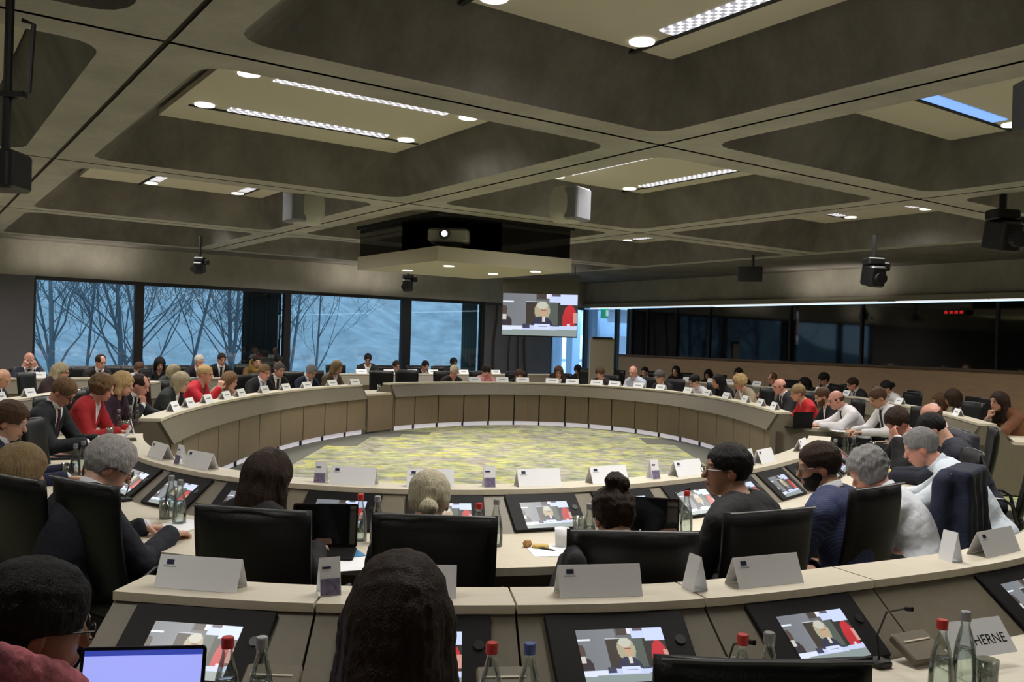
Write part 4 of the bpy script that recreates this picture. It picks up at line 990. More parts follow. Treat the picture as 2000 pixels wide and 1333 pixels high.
# ================================================================== CHAIRS
def make_chair():
    t = empty('conference_chair', (0, 0, 0))
    b = MB(); n = 10
    vs = []; fs = []
    for side in (0, 1):
        for j in range(9):
            v = j / 8
            for i in range(n + 1):
                u = i / n * 2 - 1; wd = .262 - .012 * (1 - v) ; r = .0
                z = .50 + .575 * v; y = -.235 - .085 * v - .02 * math.sin(v * 3.0) + .035 * u * u
                e = .032 * (1 - abs(u) ** 8 * .7) * (1 - (abs(2 * v - 1)) ** 10 * .6)
                vs.append((u * wd, y + (e if side == 0 else -e), z))
    m = n + 1; K = 9 * m
    for j in range(8):
        for i in range(n):
            fs.append((j * m + i, j * m + i + 1, (j + 1) * m + i + 1, (j + 1) * m + i)); fs.append((K + j * m + i, K + (j + 1) * m + i, K + (j + 1) * m + i + 1, K + j * m + i + 1))
    rim = [i for i in range(m)] + [j * m + n for j in range(1, 9)] + [8 * m + i for i in range(n - 1, -1, -1)] + [j * m for j in range(7, 0, -1)]
    for k in range(len(rim)):
        a, c = rim[k], rim[(k + 1) % len(rim)]; fs.append((a, a + K, c + K, c))
    b.add(vs, fs); b.build('backrest', m_leather, t, smooth=True)
    MB().tube([(-.25, -.318, 1.072), (-.12, -.345, 1.078), (.12, -.345, 1.078), (.25, -.318, 1.072)], .006, 6).build('piping', mat('grey_piping', (96, 98, 100), .5), t)
    MB().rbox((0, .0, .455), (.50, .50, .09), r=.06, n=5).build('seat', m_leather, t)
    for s_ in (-1, 1):
        MB().tube([(s_ * .24, -.20, .46), (s_ * .28, -.16, .62), (s_ * .28, -.1, .655), (s_ * .28, .13, .655)], .014, 8).build('armrest', m_metal, t)
    MB().tube([(0, 0, .41), (0, 0, .10)], [.045, .03], 12).build('column', m_metal, t)
    ft = MB()
    for k in range(5):
        a = R(72 * k + 18); ft.tube([(0, 0, .10), (.27 * math.cos(a), .27 * math.sin(a), .065)], [.022, .014], 6)
    base = ft.build('base', m_metal, t)
    for k in range(5):
        a = R(72 * k + 18); MB().lathe([(0, -.02), (.03, -.02), (.03, .02), (0, .02)], (.27 * math.cos(a), .27 * math.sin(a), .031), 10, R(90)).build('caster', m_black, base)
    return t
CH0 = make_chair(); ch_used = False
def chair(x, y, face, label, group='black leather conference chairs', dz=0, tilt=0):
    global ch_used
    c = CH0 if not ch_used else copy_tree(CH0); ch_used = True
    c.location = (x, y, 0); c.rotation_euler.z = math.atan2(-face[0], face[1]); tag(c, label, 'chair', group); return c
def inward(cv, q): return -cv.n(cv.near(q))
SHORTS = []
def P_(cv, px, py, d, short, label, lean=.26, turn=0, seat=True, face=None, **kw):
    c = at_d(px, py, d); f = (Vector((face[0], face[1], 0)) if face else inward(cv, c)).normalized()
    f = Matrix.Rotation(R(turn), 3, 'Z') @ f
    base = Vector((c.x, c.y, 0)) - f * lean
    kw.setdefault('h', .0065 if d < 6.5 else (.0095 if d < 13 else .012))
    o = person(base, f, c, c.z, ('person ' if label.split()[0] in ('with', 'in') else 'person seen ' if label.startswith('from') else '') + label, **kw)
    SHORTS.append((short, c.x, c.y, f))
    if seat: chair(base.x - f.x * .02, base.y - f.y * .02, f, 'black leather chair under the ' + short)
    return o
N_ = cv_near
navy = (30, 36, 58); dark = (28, 30, 36); blk = (18, 18, 20); white = (222, 226, 234)
# ---- front row, backs to the camera
P_(cv_o_near, 88, 1092, 2.0, 'dark-haired head in pink scarf', 'with short dark hair, glasses and pink patterned scarf, at the lower left corner', face=(.3, 1), hair=('thick', 'black'), top='jumper', col=(26, 28, 40), skin='tan', scarf=(176, 96, 106), glasses=True, yaw=-38, pitch=12, h=.0065, hands=('far', 'far'), lean=.12)
P_(cv_o_near, 786, 1076, 1.95, 'long dark-haired head in front', 'from behind with long straight dark hair, middle of the front row', face=(.02, 1), hair=('hugelong', 'dbrown'), top='jumper', col=(20, 20, 22), h=.0065, pitch=8, lean=.12, hands=('far', 'far'))
# ---- near side of the inner ring
P_(N_, 56, 866, 4.75, 'bobbed ash-blond head', 'from behind with straight ash-blond bob and light scarf, between two dark chair backs', hair=('bob', 'dblond'), top='jumper', col=(150, 146, 140), pitch=18, turn=-10, seat=False)
P_(N_, 240, 852, 4.5, 'grey-haired man in navy suit', 'grey-haired man in navy suit and glasses, head bowed over papers, at the left', hair=('thick', 'lgrey'), top='suit', col=(24, 30, 50), glasses=True, yaw=-30, pitch=30, turn=-12, lean=.3, tie=None, seat=False)
P_(N_, 532, 877, 4.2, 'woman with dark wavy hair', 'from behind with long dark wavy hair and black top, behind a chair back', hair=('long', 'dbrown'), top='jumper', col=(18, 18, 20), pitch=8, turn=-12, seat=False)
P_(N_, 840, 920, 4.15, 'blond woman with a low knot', 'from behind with silvery blond hair in a low knot', hair=('lowbun', 'silver'), top='jumper', col=(22, 24, 26), pitch=14, seat=False)
P_(N_, 1194, 950, 4.1, 'brown-haired woman with a top knot', 'from behind with brown hair pinned in a curly top knot', hair=('topbun', 'dbrown'), top='jumper', col=(40, 40, 44), pitch=18, seat=False)
P_(N_, 1424, 866, 4.5, 'black-haired man in black jacket', 'black-haired man in glasses and black jacket looking left', hair=('short', 'black'), top='jacket', col=(22, 22, 24), glasses=True, yaw=52, pitch=0, turn=12, lean=.2, skin='warm', seat=False)
P_(N_, 1594, 863, 4.95, 'bearded man in pinstripes', 'bearded dark-haired man in glasses and navy pinstripe jacket', hair=('short', 'dbrown'), top='suit', col=(36, 44, 78), pattern='pin', glasses=True, beard='black', yaw=40, pitch=12, turn=6, lean=.22, skin='warm', tie=None, seat=False)
P_(N_, 1684, 872, 5.5, 'curly grey-haired man in white', 'grey curly-haired man in a white shirt resting his cheek on his fist', hair=('curly', 'grey'), top='shirt', col=white, tie=None, yaw=48, pitch=30, roll=-8, turn=12, lean=.36, skin='pink', hands=('cheek', 'desk'), seat=False)
P_(N_, 1788, 836, 6.3, 'leaning grey-haired man in white shirt', 'grey-haired man in a white shirt leaning far forward, at the right', hair=('short', 'grey'), top='shirt', col=(218, 228, 240), tie=None, yaw=8, pitch=22, turn=10, lean=.52, skin='pink', seat=False)
P_(N_, 1800, 808, 7.5, 'black-haired man in blue-black jacket', 'black-haired man in dark blue jacket bent over the desk behind the white shirts', hair=('short', 'black'), top='jacket', col=(26, 32, 56), yaw=0, pitch=50, lean=.5)
P_(N_, 1742, 797, 8.4, 'dark-haired man holding his brow', 'dark brown-haired man in black with his hand at his brow', hair=('thick', 'dbrown'), top='suit', col=(20, 22, 26), pitch=38, lean=.3, turn=30, yaw=10, hands=('brow', 'desk'), skin='pink')
P_(N_, 1806, 790, 8.9, 'thin-haired person in pale pink', 'balding person in pale pink half hidden at the right end of the ring', hair=('bald', 'brown'), top='shirt', col=(206, 190, 192), tie=None, pitch=35, lean=.3, skin='pink')
# ---- left side of the inner ring
Lf = cv_left
P_(N_, 30, 783, 6.3, 'brown-haired man in blue suit', 'brown-haired man in royal blue suit, side view at the left edge', hair=('thick', 'brown'), top='suit', col=(24, 34, 78), yaw=-12, pitch=18, turn=-8, lean=.2, hands=('far', 'far'), h=.0075, face=(.9, .45))
P_(Lf, 140, 740, 8.3, 'fair-haired man reading in glasses', 'fair grey-haired man in dark suit and glasses reading, dark red tie', hair=('short', 'lbrown'), top='suit', col=(22, 28, 38), glasses=True, pitch=40, yaw=0, lean=.34, tie=(88, 30, 48), skin='pink', h=.0085, face=(1, .02))
P_(Lf, 206, 729, 9.3, 'curly-haired woman in red jacket', 'brown curly-haired woman in a bright red jacket, left side', hair=('curly', 'lbrown'), top='jacket', col=(150, 16, 24), pitch=16, lean=.3, skin='pink', face=(1, .05), h=.009)
P_(Lf, 244, 726, 10.1, 'blond woman in purple', 'blond woman in a dark purple jacket beside the red jacket', hair=('bob', 'blond'), top='jacket', col=(58, 24, 52), pitch=12, lean=.26, under=(60, 30, 60), face=(1, -.05))
P_(Lf, 280, 731, 10.9, 'dark-haired man with hand at mouth', 'dark-haired man in dark suit, hand held to his mouth', hair=('receding', 'dbrown'), top='suit', col=(24, 28, 42), pitch=20, lean=.34, hands=('desk', 'chin'), skin='pink', face=(1, -.1))
P_(Lf, 358, 727, 12.2, 'fair woman in dark green', 'fair-haired woman in a dark green-black jacket turned away', hair=('bob', 'greyblond'), top='jacket', col=(26, 34, 34), pitch=14, lean=.28, yaw=-8)
P_(Lf, 401, 713, 12.9, 'short-haired blond woman in red', 'short-haired blond woman in a bright red jacket speaking', hair=('short', 'blond'), top='jacket', col=(182, 20, 40), pitch=2, lean=.22, hands=('desk', 'up'), under=(120, 60, 60))
P_(Lf, 453, 726, 13.7, 'auburn-haired woman in beige', 'auburn-haired woman in a beige top between red jacket and dark suits', hair=('bob', 'lbrown'), top='jumper', col=(128, 112, 96), pitch=16, lean=.28, hands=('chin', 'desk'))
P_(Lf, 519, 712, 14.9, 'red-faced man in dark suit', 'ruddy fair-haired man in black suit and pale blue tie', hair=('short', 'lbrown'), top='suit', col=(22, 24, 32), tie=(110, 130, 170), pitch=12, skin='pink', turn=-20)
P_(Lf, 547, 708, 15.6, 'short-haired man in black suit', 'short-haired greying man in black suit beside the ruddy man', hair=('crop', 'dgrey'), top='suit', col=(24, 24, 28), pitch=10, skin='warm', turn=-20)
P_(Lf, 612, 713, 16.9, 'grey-haired man in blue', 'grey-haired man in navy jacket looking down near the third window', hair=('short', 'grey'), top='suit', col=(32, 44, 78), pitch=30, skin='warm', turn=-10)
P_(Lf, 661, 705, 17.9, 'fair woman in brown tweed', 'fair-haired person in brown tweed at the end of the left desk', hair=('bob', 'dblond'), top='jacket', col=(98, 82, 66), pitch=18, pattern='mottle')
# ---- far side
Fr = cv_far
P_(Fr, 890, 714, 19.3, 'white-haired man at the far desk', 'white-haired ruddy man in brown behind the far desk', hair=('short', 'silver'), top='jumper', col=(52, 42, 38), pitch=30, skin='pink')
P_(Fr, 951, 714, 20.0, 'person in pink holding the head', 'brown-haired person in pink shirt with both hands at the head', hair=('thick', 'dbrown'), top='shirt', col=(226, 152, 160), tie=None, pitch=35, hands=('brow', 'brow'), skin='pink')
P_(Fr, 1015, 722, 20.2, 'low brown-haired head', 'brown-haired person bent low right of the pink shirt', hair=('short', 'brown'), top='jacket', col=blk, pitch=30)
P_(Fr, 1091, 715, 20.0, 'orange-lit woman', 'long brown-haired woman facing us, left of the corner pillar', hair=('long', 'brown'), top='jacket', col=(24, 22, 24), pitch=16, skin='warm')
P_(Fr, 1171, 717, 19.6, 'brown-haired blurred person', 'brown-haired person in dark brown near the upright board', hair=('thick', 'brown'), top='jumper', col=(58, 46, 42), pitch=20)
P_(Fr, 1235, 715, 19.3, 'bald man in light shirt', 'bald white-haired man in a pale blue shirt', hair=('bald', 'lgrey'), top='shirt', col=(190, 198, 214), tie=None, pitch=22, skin='pink')
P_(Fr, 1286, 723, 18.6, 'grey-haired man in black', 'dark grey-haired man in black right of the pale blue shirt', hair=('thick', 'dgrey'), top='jacket', col=blk, pitch=20)
P_(Fr, 1353, 732, 17.4, 'dark-haired man in white shirt', 'dark-haired man in white shirt leaning over the right side of the ring', hair=('short', 'black'), top='shirt', col=(214, 214, 220), tie=None, pitch=24)
P_(Fr, 1402, 731, 16.6, 'long dark-haired woman in black', 'long dark-haired woman in black, upright, right side', hair=('long', 'black'), top='jacket', col=blk, pitch=4, under=(30, 28, 30), skin='warm')
P_(Fr, 1443, 730, 15.9, 'wavy blond woman in beige', 'wavy blond-haired woman in a light beige jacket', hair=('curly', 'blond'), top='jacket', col=(158, 144, 122), pitch=14, skin='pink')
P_(Fr, 1520, 740, 14.8, 'bald man in grey suit', 'bald man in charcoal suit beside the red top', hair=('bald', 'brown'), top='suit', col=(44, 46, 54), pitch=16, skin='pink')
P_(Fr, 1556, 751, 13.9, 'short-haired woman in red top', 'fair short-haired woman in a red top, right side', hair=('short', 'dblond'), top='jumper', col=(178, 22, 30), pitch=14, skin='warm', yaw=0)
P_(Fr, 1602, 757, 13.2, 'brown-bearded man in black', 'brown-bearded man in black half hidden behind the bald man', hair=('short', 'brown'), top='jacket', col=blk, pitch=20, beard='brown', skin='warm')
P_(Fr, 1628, 763, 12.4, 'bald man in white shirt and tie', 'bald man in a white shirt and dark tie leaning on the desk', hair=('bald', 'brown'), top='shirt', col=(226, 222, 228), tie=(44, 46, 66), pitch=22, lean=.38, skin='pink', h=.009)
P_(Fr, 1708, 757, 11.6, 'man in white shirt with lanyard', 'grey-brown haired man in white shirt with dark tie and lanyard, hands folded', hair=('short', 'brown'), top='shirt', col=(222, 220, 222), tie=(50, 54, 70), pitch=26, lean=.36, skin='warm', h=.009, face=(-1, -.1))
# ---- outer rows
oL, oR, oB, oW = cv_o_left, cv_o_right, cv_back, cv_wall
P_(oL, 15, 723, 12.4, 'balding man at the left edge', 'balding fair man in dark suit looking down at the left edge, outer row', hair=('bald', 'dblond'), top='suit', col=(28, 28, 40), pitch=35, skin='warm')
P_(oL, 122, 709, 14.0, 'long grey-blond woman', 'long grey-blond haired woman in glasses, outer row on the left', hair=('long', 'greyblond'), top='jacket', col=(60, 34, 42), pitch=10, glasses=True, under=(220, 210, 210), skin='pink')
P_(oL, 342, 712, 16.6, 'grey-blond person in dark glasses', 'grey-blond person with dark glasses before the second window', hair=('bob', 'greyblond'), top='jumper', col=(44, 46, 48), pitch=10, glasses=True)
P_(oW, 58, 689, 15.6, 'bald man with hands to his face', 'bald man in dark blue suit with both hands raised to his glasses', hair=('bald', 'brown'), top='suit', col=(28, 34, 66), pitch=24, hands=('brow', 'brow'), glasses=True, skin='pink', lean=.2)
P_(oW, 199, 693, 16.5, 'man before the first window frame', 'receding man in dark suit in front of the first window', hair=('receding', 'dbrown'), top='suit', col=(30, 28, 32), pitch=18, skin='pink', turn=20)
P_(oW, 273, 709, 17.2, 'low brown-haired head by the mullion', 'brown-haired person looking down below the first window mullion', hair=('short', 'brown'), top='shirt', col=(170, 180, 196), tie=None, pitch=35, face=(.5, -.8))
P_(oW, 313, 698, 18.1, 'dark-haired head in dark clothes', 'dark-haired person in dark clothes at the left of the second window', hair=('bob', 'black'), top='jumper', col=(44, 46, 50), pitch=20, face=(.5, -.8))
P_(cv_wall2, 391, 693, 18.4, 'white-haired man in dark jacket', 'white-haired man in dark jacket before the second window', hair=('short', 'white'), top='jacket', col=(30, 32, 40), pitch=14, skin='pink', turn=15)
P_(cv_wall2, 434, 690, 18.8, 'dark-haired man in suit and tie', 'dark-haired man in black suit with dark tie, upright before the second window', hair=('crop', 'dbrown'), top='suit', col=(24, 24, 34), tie=(30, 30, 44), pitch=8, skin='tan')
P_(oB, 502, 695, 20.3, 'person in mustard scarf', 'person in a mustard brown scarf below the dark green curtain', hair=('short', 'dbrown'), top='jumper', col=(120, 92, 50), pitch=6, scarf=(150, 120, 60), skin='fair', h=.013)
P_(oB, 545, 694, 20.8, 'dark-haired head below the curtain', 'dark-haired person in black directly below the curtain edge', hair=('thick', 'black'), top='jacket', col=blk, pitch=20, h=.013)
P_(oB, 719, 691, 21.9, 'dark-haired man in olive', 'dark-haired man in olive jacket looking down before the third window', hair=('short', 'black'), top='jacket', col=(54, 52, 40), pitch=28, h=.013, skin='warm', turn=-25)
P_(oB, 775, 705, 22.3, 'pale face in glasses', 'pale dark-haired woman with glasses by the window mullion', hair=('pony', 'dbrown'), top='jumper', col=(30, 30, 34), glasses=True, pitch=8, h=.013)
P_(oB, 832, 705, 22.8, 'dark-haired man left of fourth window', 'dark-haired person in black under the left of the fourth window', hair=('short', 'black'), top='jacket', col=blk, pitch=14, h=.013, skin='warm')
P_(oB, 887, 699, 23.3, 'dark-skinned person in black', 'black-haired person in a black coat under the fourth window', hair=('short', 'black'), top='jacket', col=blk, pitch=10, h=.013, skin='dark')
P_(oR, 1127, 713, 24.6, 'dark-haired head below the foyer', 'dark-haired person bowed below the blue foyer glass', hair=('thick', 'black'), top='jumper', col=(36, 36, 44), pitch=30, h=.013, skin='warm')
P_(oR, 1193, 706, 24.0, 'young man before the board', 'dark-haired young man in dark green-black suit in front of the pale board', hair=('short', 'dbrown'), top='suit', col=(22, 26, 26), pitch=6, h=.013, turn=10)
P_(oR, 1259, 717, 23.6, 'dark-haired head behind the bald man', 'small dark-haired person behind the pale blue shirt', hair=('short', 'black'), top='suit', col=blk, pitch=8, h=.013)
P_(oR, 1320, 715, 23.2, 'brown-haired woman by the timber wall', 'brown-haired woman in black near the timber wall, far right row', hair=('long', 'dbrown'), top='jacket', col=blk, pitch=6, h=.013)
P_(oR, 1383, 722, 22.4, 'dark bobbed head', 'dark-haired person behind the upright woman in black', hair=('bob', 'black'), top='jumper', col=(34, 30, 34), pitch=14, h=.013, skin='warm')
P_(oR, 1442, 719, 22.0, 'dark hair above the blond waves', 'dark-haired person just behind the wavy blond woman', hair=('thick', 'dbrown'), top='jumper', col=blk, pitch=10, h=.013)
P_(oR, 1507, 728, 20.3, 'ruddy bald man in the outer row', 'ruddy bald man in grey jacket behind the charcoal suit', hair=('receding', 'lbrown'), top='suit', col=(40, 46, 50), pitch=16, h=.013, skin='pink')
P_(oR, 1570, 737, 19.0, 'dark long-haired woman in white', 'dark long-haired woman in white blouse, outer right row', hair=('long', 'black'), top='jacket', col=(20, 20, 24), pitch=8, h=.013)
P_(oR, 1606, 728, 18.8, 'dark-haired man with white collar', 'dark-haired man in black jacket with white collar, outer right row', hair=('thick', 'black'), top='suit', col=(28, 26, 28), tie=None, pitch=24, h=.012, skin='warm', lean=.3)
P_(oR, 1663, 738, 17.6, 'dark-haired man with hand to mouth', 'dark-haired man in black with hand at mouth, outer right row', hair=('short', 'dbrown'), top='suit', col=blk, pitch=16, hands=('desk', 'chin'), h=.012, skin='warm')
P_(oR, 1728, 744, 16.6, 'dark-haired woman in white jacket', 'dark-haired woman in a white jacket, outer right row', hair=('bun', 'black'), top='shirt', col=(206, 206, 206), tie=None, pitch=18, h=.012, skin='warm')
P_(oR, 1858, 760, 14.2, 'dark-haired woman in lace', 'dark-haired woman with head turned away, outer right row near the chairs', hair=('bob', 'dbrown'), top='jumper', col=(150, 140, 136), pattern='mottle', pitch=14, yaw=-50, h=.011, skin='warm')
P_(oR, 1834, 768, 14.9, 'brown-blond person raising a hand', 'brown-blond person in beige raising a hand to the face', hair=('bob', 'brown'), top='jumper', col=(132, 112, 84), pitch=10, hands=('cheek', 'desk'), h=.011, skin='warm')
P_(oR, 1951, 765, 12.2, 'woman in brown leather', 'long dark-haired woman in brown jacket at the right end of the outer row', hair=('long', 'dbrown'), top='jacket', col=(104, 62, 36), pitch=2, yaw=10, under=(150, 140, 124), h=.0095, skin='warm', lean=.28, hands=('far', 'chin'), face=(-1, -.1))
# ---- chairs placed on their own
def chair_px(x, y, d, face, label, ztop=1.075):
    p = at_d(x, y, d); f = Vector((face[0], face[1], 0)).normalized(); q = Vector((p.x, p.y, 0)) + f * .32
    return chair(q.x, q.y, f, label)
for a in ((487, 970, 3.66, (.18, 1), 'black high-backed chair before the woman with dark wavy hair'), (848, 1012, 3.62, (.02, 1), 'black high-backed chair before the blond woman with a low knot'),
          (1240, 1050, 3.42, (-.05, 1), 'black high-backed chair with a dark coat at its left side'), (1513, 990, 3.95, (-.5, 1), 'black high-backed chair between the black jacket and the pinstripe jacket'),
          (1722, 950, 4.75, (-.8, 1), 'black high-backed chair hiding the back of the curly grey-haired man'), (155, 938, 4.2, (.62, 1), 'black high-backed chair at left, beside the navy suit'),
          (15, 922, 4.3, (.6, 1), 'black high-backed chair cut by the left edge'), (1500, 1306, 2.05, (-.05, 1), 'black chair back peeking in at the bottom edge'),
          (1905, 868, 6.6, (-1, .25), 'black chair turned edge-on at the right, behind the draped coat'), (1876, 925, 5.5, (-.8, .65), 'black chair carrying the draped navy coat'),
          (1868, 842, 8.3, (-1, .1), 'dark grey-clad chair behind the right end of the near desk'),
          (1903, 779, 13.2, (-1, -.1), 'empty black chair left of the woman in brown leather'), (1786, 768, 15.8, (-1, -.2), 'empty black chair beside the woman in white jacket'),
          (160, 713, 17.0, (.5, -.8), 'empty black chair under the first window'), (232, 713, 17.8, (.5, -.8), 'empty black chair before the first mullion'), (302, 713, 18.3, (.5, -.8), 'empty black chair left of the second window'),
          (478, 712, 20.6, (.5, -.8), 'empty black chair below the curtain'), (655, 709, 22.0, (.5, -.8), 'empty black chair below the third window'), (750, 722, 22.6, (.5, -.8), 'empty black chair below the window mullion by the pale face'),
          (858, 722, 23.4, (.5, -.8), 'empty black chair below the fourth window'), (1150, 722, 24.4, (-.3, -1), 'empty black chair in front of the pale board'), (1640, 752, 18.4, (-1, -.3), 'empty black chair in the outer right row by the white collar'),
          (795, 730, 19.9, (.1, -1), 'empty black chair behind the far desk, left of the white-haired man'), (745, 731, 19.0, (.2, -1), 'empty black chair behind the link between the desks'), (60, 812, 6.9, (1, .2), 'dark brown chair back behind the brown-haired man')):
    chair_px(*a)
# draped coats
def coat(x, y, d, face, label, col, w=.27, hgt=.62, sleeves=True):
    p = at_d(x, y, d); f = Vector((face[0], face[1], 0)).normalized(); r = Vector((f.y, -f.x, 0))
    def g(q):
        u = q[:, 0]; v = q[:, 1] + .02; z = q[:, 2]
        a = np.sqrt(np.maximum(np.abs(u) - w + .05 * (z + hgt) / hgt, 0) ** 2 + np.maximum(np.abs(v) - .055 - .05 * np.clip(-z, 0, 1), 0) ** 2 + np.maximum(np.maximum(z + .02, -z - hgt), 0) ** 2) - .035
        s1 = Grp([Cap([-.27, .04, -.06], [-.33, .06, -.48], .055, .045), Cap([.27, .04, -.06], [.33, .02, -.5], .055, .045)], .03).d(q)
        if not sleeves: s1 = a
        return smin(a, s1, .04) + .010 * np.sin(u * 42 + 2 * np.sin(z * 6)) * np.clip(-z * 3, 0, 1) + .006 * noise3(q, 22, 4)
    V, Qd = surf(g, [-.45, -.2, -hgt - .1], [.45, .2, .1], .011); o = mesh_obj('draped_coat', V, Qd, cloth(col)); o.location = p; o.rotation_euler.z = math.atan2(-f.x, f.y); tag(o, label, 'coat')
coat(1876, 915, 5.52, (-.8, .65), 'navy blue coat draped over a chair back at the right', (26, 36, 72)); coat(1868, 846, 8.2, (-1, .1), 'dark grey jacket hung over the chair behind the navy coat', (60, 58, 72), .28, .5)
coat(1122, 1078, 3.40, (-.05, 1), 'dark padded coat hanging over the left corner of the chair back', (34, 34, 38), .04, .30, False)
# ================================================================== THINGS ON THE DESKS
used_l = set()
def near_short(p):
    return sorted(SHORTS, key=lambda q: (q[1] - p.x) ** 2 + (q[2] - p.y) ** 2)
def uniq(fmt, p):
    sx = lambda X, Y: X / Y
    for s_, X, Y, f in near_short(p)[:7]:
        side = 'in front of' if (Vector((X, Y, 0)) - Vector((p.x, p.y, 0))).length < 1.5 and abs(sx(X, Y) - sx(p.x, p.y)) < .018 else ('to the left of' if sx(p.x, p.y) < sx(X, Y) else 'to the right of')
        l = fmt % (side + ' the ' + s_)
        if len(l.split()) > 16: l = l.replace(' the ', ' ', 1)
        if l not in used_l: used_l.add(l); return l
    return fmt % 'among the others'
def card(cv, x, y, own=True, w=.28, off=.10, turn=0, z=ZL, s=1.0):
    p = at(x, y, z); u = cv.near(p); q = cv.at(u, off, z); n0 = cv.n(u)
    if (q - p).length > .5: q = Vector((p.x, p.y, z))
    root = empty('name_card', q, math.atan2(n0.y, n0.x) + R(90 + turn), uniq('white folded name card ' + ('on the near ledge ' if False else '') + '%s', q), 'name card', 'white name cards on the desk ledges')
    H = .105 * s; D = .045; w *= s; t = .0012
    # local -y faces outward (towards the sitter), +y inward
    for sg, nm in ((-1, 'back_face'), (1, 'front_face')):
        MB().add([(-w / 2, sg * D, .001), (w / 2, sg * D, .001), (w / 2, sg * t, H), (-w / 2, sg * t, H), (-w / 2, sg * (D - .002), .001), (w / 2, sg * (D - .002), .001), (w / 2, 0, H - .002), (-w / 2, 0, H - .002)],
                 [(0, 1, 2, 3), (4, 7, 6, 5), (0, 4, 5, 1), (2, 6, 7, 3), (1, 5, 6, 2), (0, 3, 7, 4)]).build(nm, m_paper, root)
    a = math.atan2(D - t, H)
    if own:
        MB().box((-w * .36, -(D * (1 - .084 * s / H)) - .0015, .084 * s), (.026, .002, .016), 0, rx=-a).build('emblem', m_flag, root)
        MB().box((-w * .36, -(D * (1 - .070 * s / H)) - .0012, .070 * s), (.045, .0015, .0018), 0, rx=-a).build('emblem_line', m_grey, root)
    else:
        MB().box((.0, (D - .055 * (D / H)) + .0012, .055 * s), (w * .55, .0012, .016), 0, rx=a).build('printed_name', m_grey, root)
        MB().box((w * .36, (D - .088 * (D / H)) + .0012, .086 * s), (.022, .0012, .012), 0, rx=a).build('emblem', m_flag, root)
    return root
for x, y in ((390, 1150), (803, 1166), (1169, 1163), (1522, 1150), (1985, 1088)): card(cv_o_near, x, y, w=.30)
for x, y in ((288, 858), (340, 893), (425, 910), (695, 945), (840, 948), (1049, 948), (1200, 945), (1338, 928), (1392, 915), (1490, 903), (1560, 880)): card(cv_near, x, y)
for x, y in ((346, 803), (371, 795), (404, 787), (446, 780), (475, 775), (526, 768), (569, 763), (612, 759), (660, 755), (697, 752)): card(cv_left, x, y, own=False)
for x, y in ((926, 746), (977, 746), (1020, 747), (1080, 748), (1128, 749), (1176, 752), (1221, 754), (1268, 758), (1310, 762), (1347, 768), (1388, 773), (1420, 779), (1452, 786), (1487, 793), (1512, 800)): card(cv_far, x, y, own=False)
for x, y in ((712, 731), (765, 731), (809, 731), (850, 731), (907, 731), (980, 732)): card(cv_back, x, y, own=False)
for x, y in ((8, 784), (62, 775)): card(cv_o_left, x, y, own=False)
for x, y in ((1581, 766), (1640, 773), (1777, 790), (1831, 802), (1876, 813), (1481, 754), (1426, 750), (1384, 748), (1332, 746)): card(cv_o_right, x, y, own=False)
card(cv_wall, 72, 738, own=False)
m_prn = mat('printed_leaflet', (120, 110, 140), .6, noise=.5, nscale=60)
def leaflet(cv, x, y, label, turn=0, off=.10):
    p = at(x, y, ZL); u = cv.near(p); q = cv.at(u, off, ZL); n0 = cv.n(u); root = empty('leaflet', q, math.atan2(n0.y, n0.x) + R(90 + turn), label, 'leaflet')
    for sg in (-1, 1): MB().add([(-.036, sg * .032, 0), (.036, sg * .032, 0), (.036, sg * .001, .125), (-.036, sg * .001, .125), (-.036, sg * .030, 0), (.036, sg * .030, 0), (.036, 0, .122), (-.036, 0, .122)], [(0, 1, 2, 3), (4, 7, 6, 5), (0, 4, 5, 1), (2, 6, 7, 3), (1, 5, 6, 2), (0, 3, 7, 4)]).build('card_face', m_paper, root)
    MB().box((0, -.0265, .030), (.066, .0015, .055), rx=-.25).build('printed_picture', m_prn, root); MB().box((-.012, -.0105, .092), (.03, .0015, .008), rx=-.25).build('emblem', m_flag, root)
    MB().box((0, 0, .001), (.072, .064, .002)).build('foot', m_paper, root)
for a in ((636, 1168, 'small folded leaflet with a coloured picture beside the long-haired head', 25), (1383, 1166, 'small folded leaflet seen edge-on on the front ledge', 95), (1908, 1108, 'small leaflet opened like a tent at the right of the front ledge', 85)): leaflet(cv_o_near, *a)
for a in ((625, 942, 'small leaflet on the near ring ledge left of the wide name card', 10), (951, 948, 'small leaflet on the near ring ledge between two name cards', 0), (1290, 938, 'small leaflet on the near ring ledge left of the black-haired man', 0), (382, 903, 'small leaflet on the near ring ledge between the two left cards', 0), (1468, 910, 'small leaflet on the near ring ledge right of the black-haired man', 0), (297, 845, 'small leaflet at the left tip of the near ring ledge', 0)): leaflet(cv_near, *a)
m_water = glass_mat('water', (.90, .95, .93), .04)
def bottle(p, cap, label, hgt=.25, grp='glass water bottles'):
    root = empty('water_bottle', p, 0, label, 'bottle', grp); k = hgt / .25
    pr = [(.0, .0), (.036, .0), (.038, .006), (.038, .05), (.036, .10), (.030, .145), (.020, .185), (.0145, .205), (.0145, .228), (.016, .230), (.016, .236)]
    MB().lathe([(r, z * k) for r, z in pr], n=18).build('glass_body', m_glass, root, smooth=True)
    MB().lathe([(0, .004), (.034, .004), (.035, .05), (.033, .10), (.031, .13 * k), (0, .13 * k)], n=14).build('water', m_water, root, smooth=True)
    MB().lathe([(0, .222 * k), (.017, .222 * k), (.0175, .248 * k), (.015, .252 * k), (0, .252 * k)], n=16).build('cap', {'red': m_red, 'blue': m_bluep, 'silver': m_sil}[cap], root)
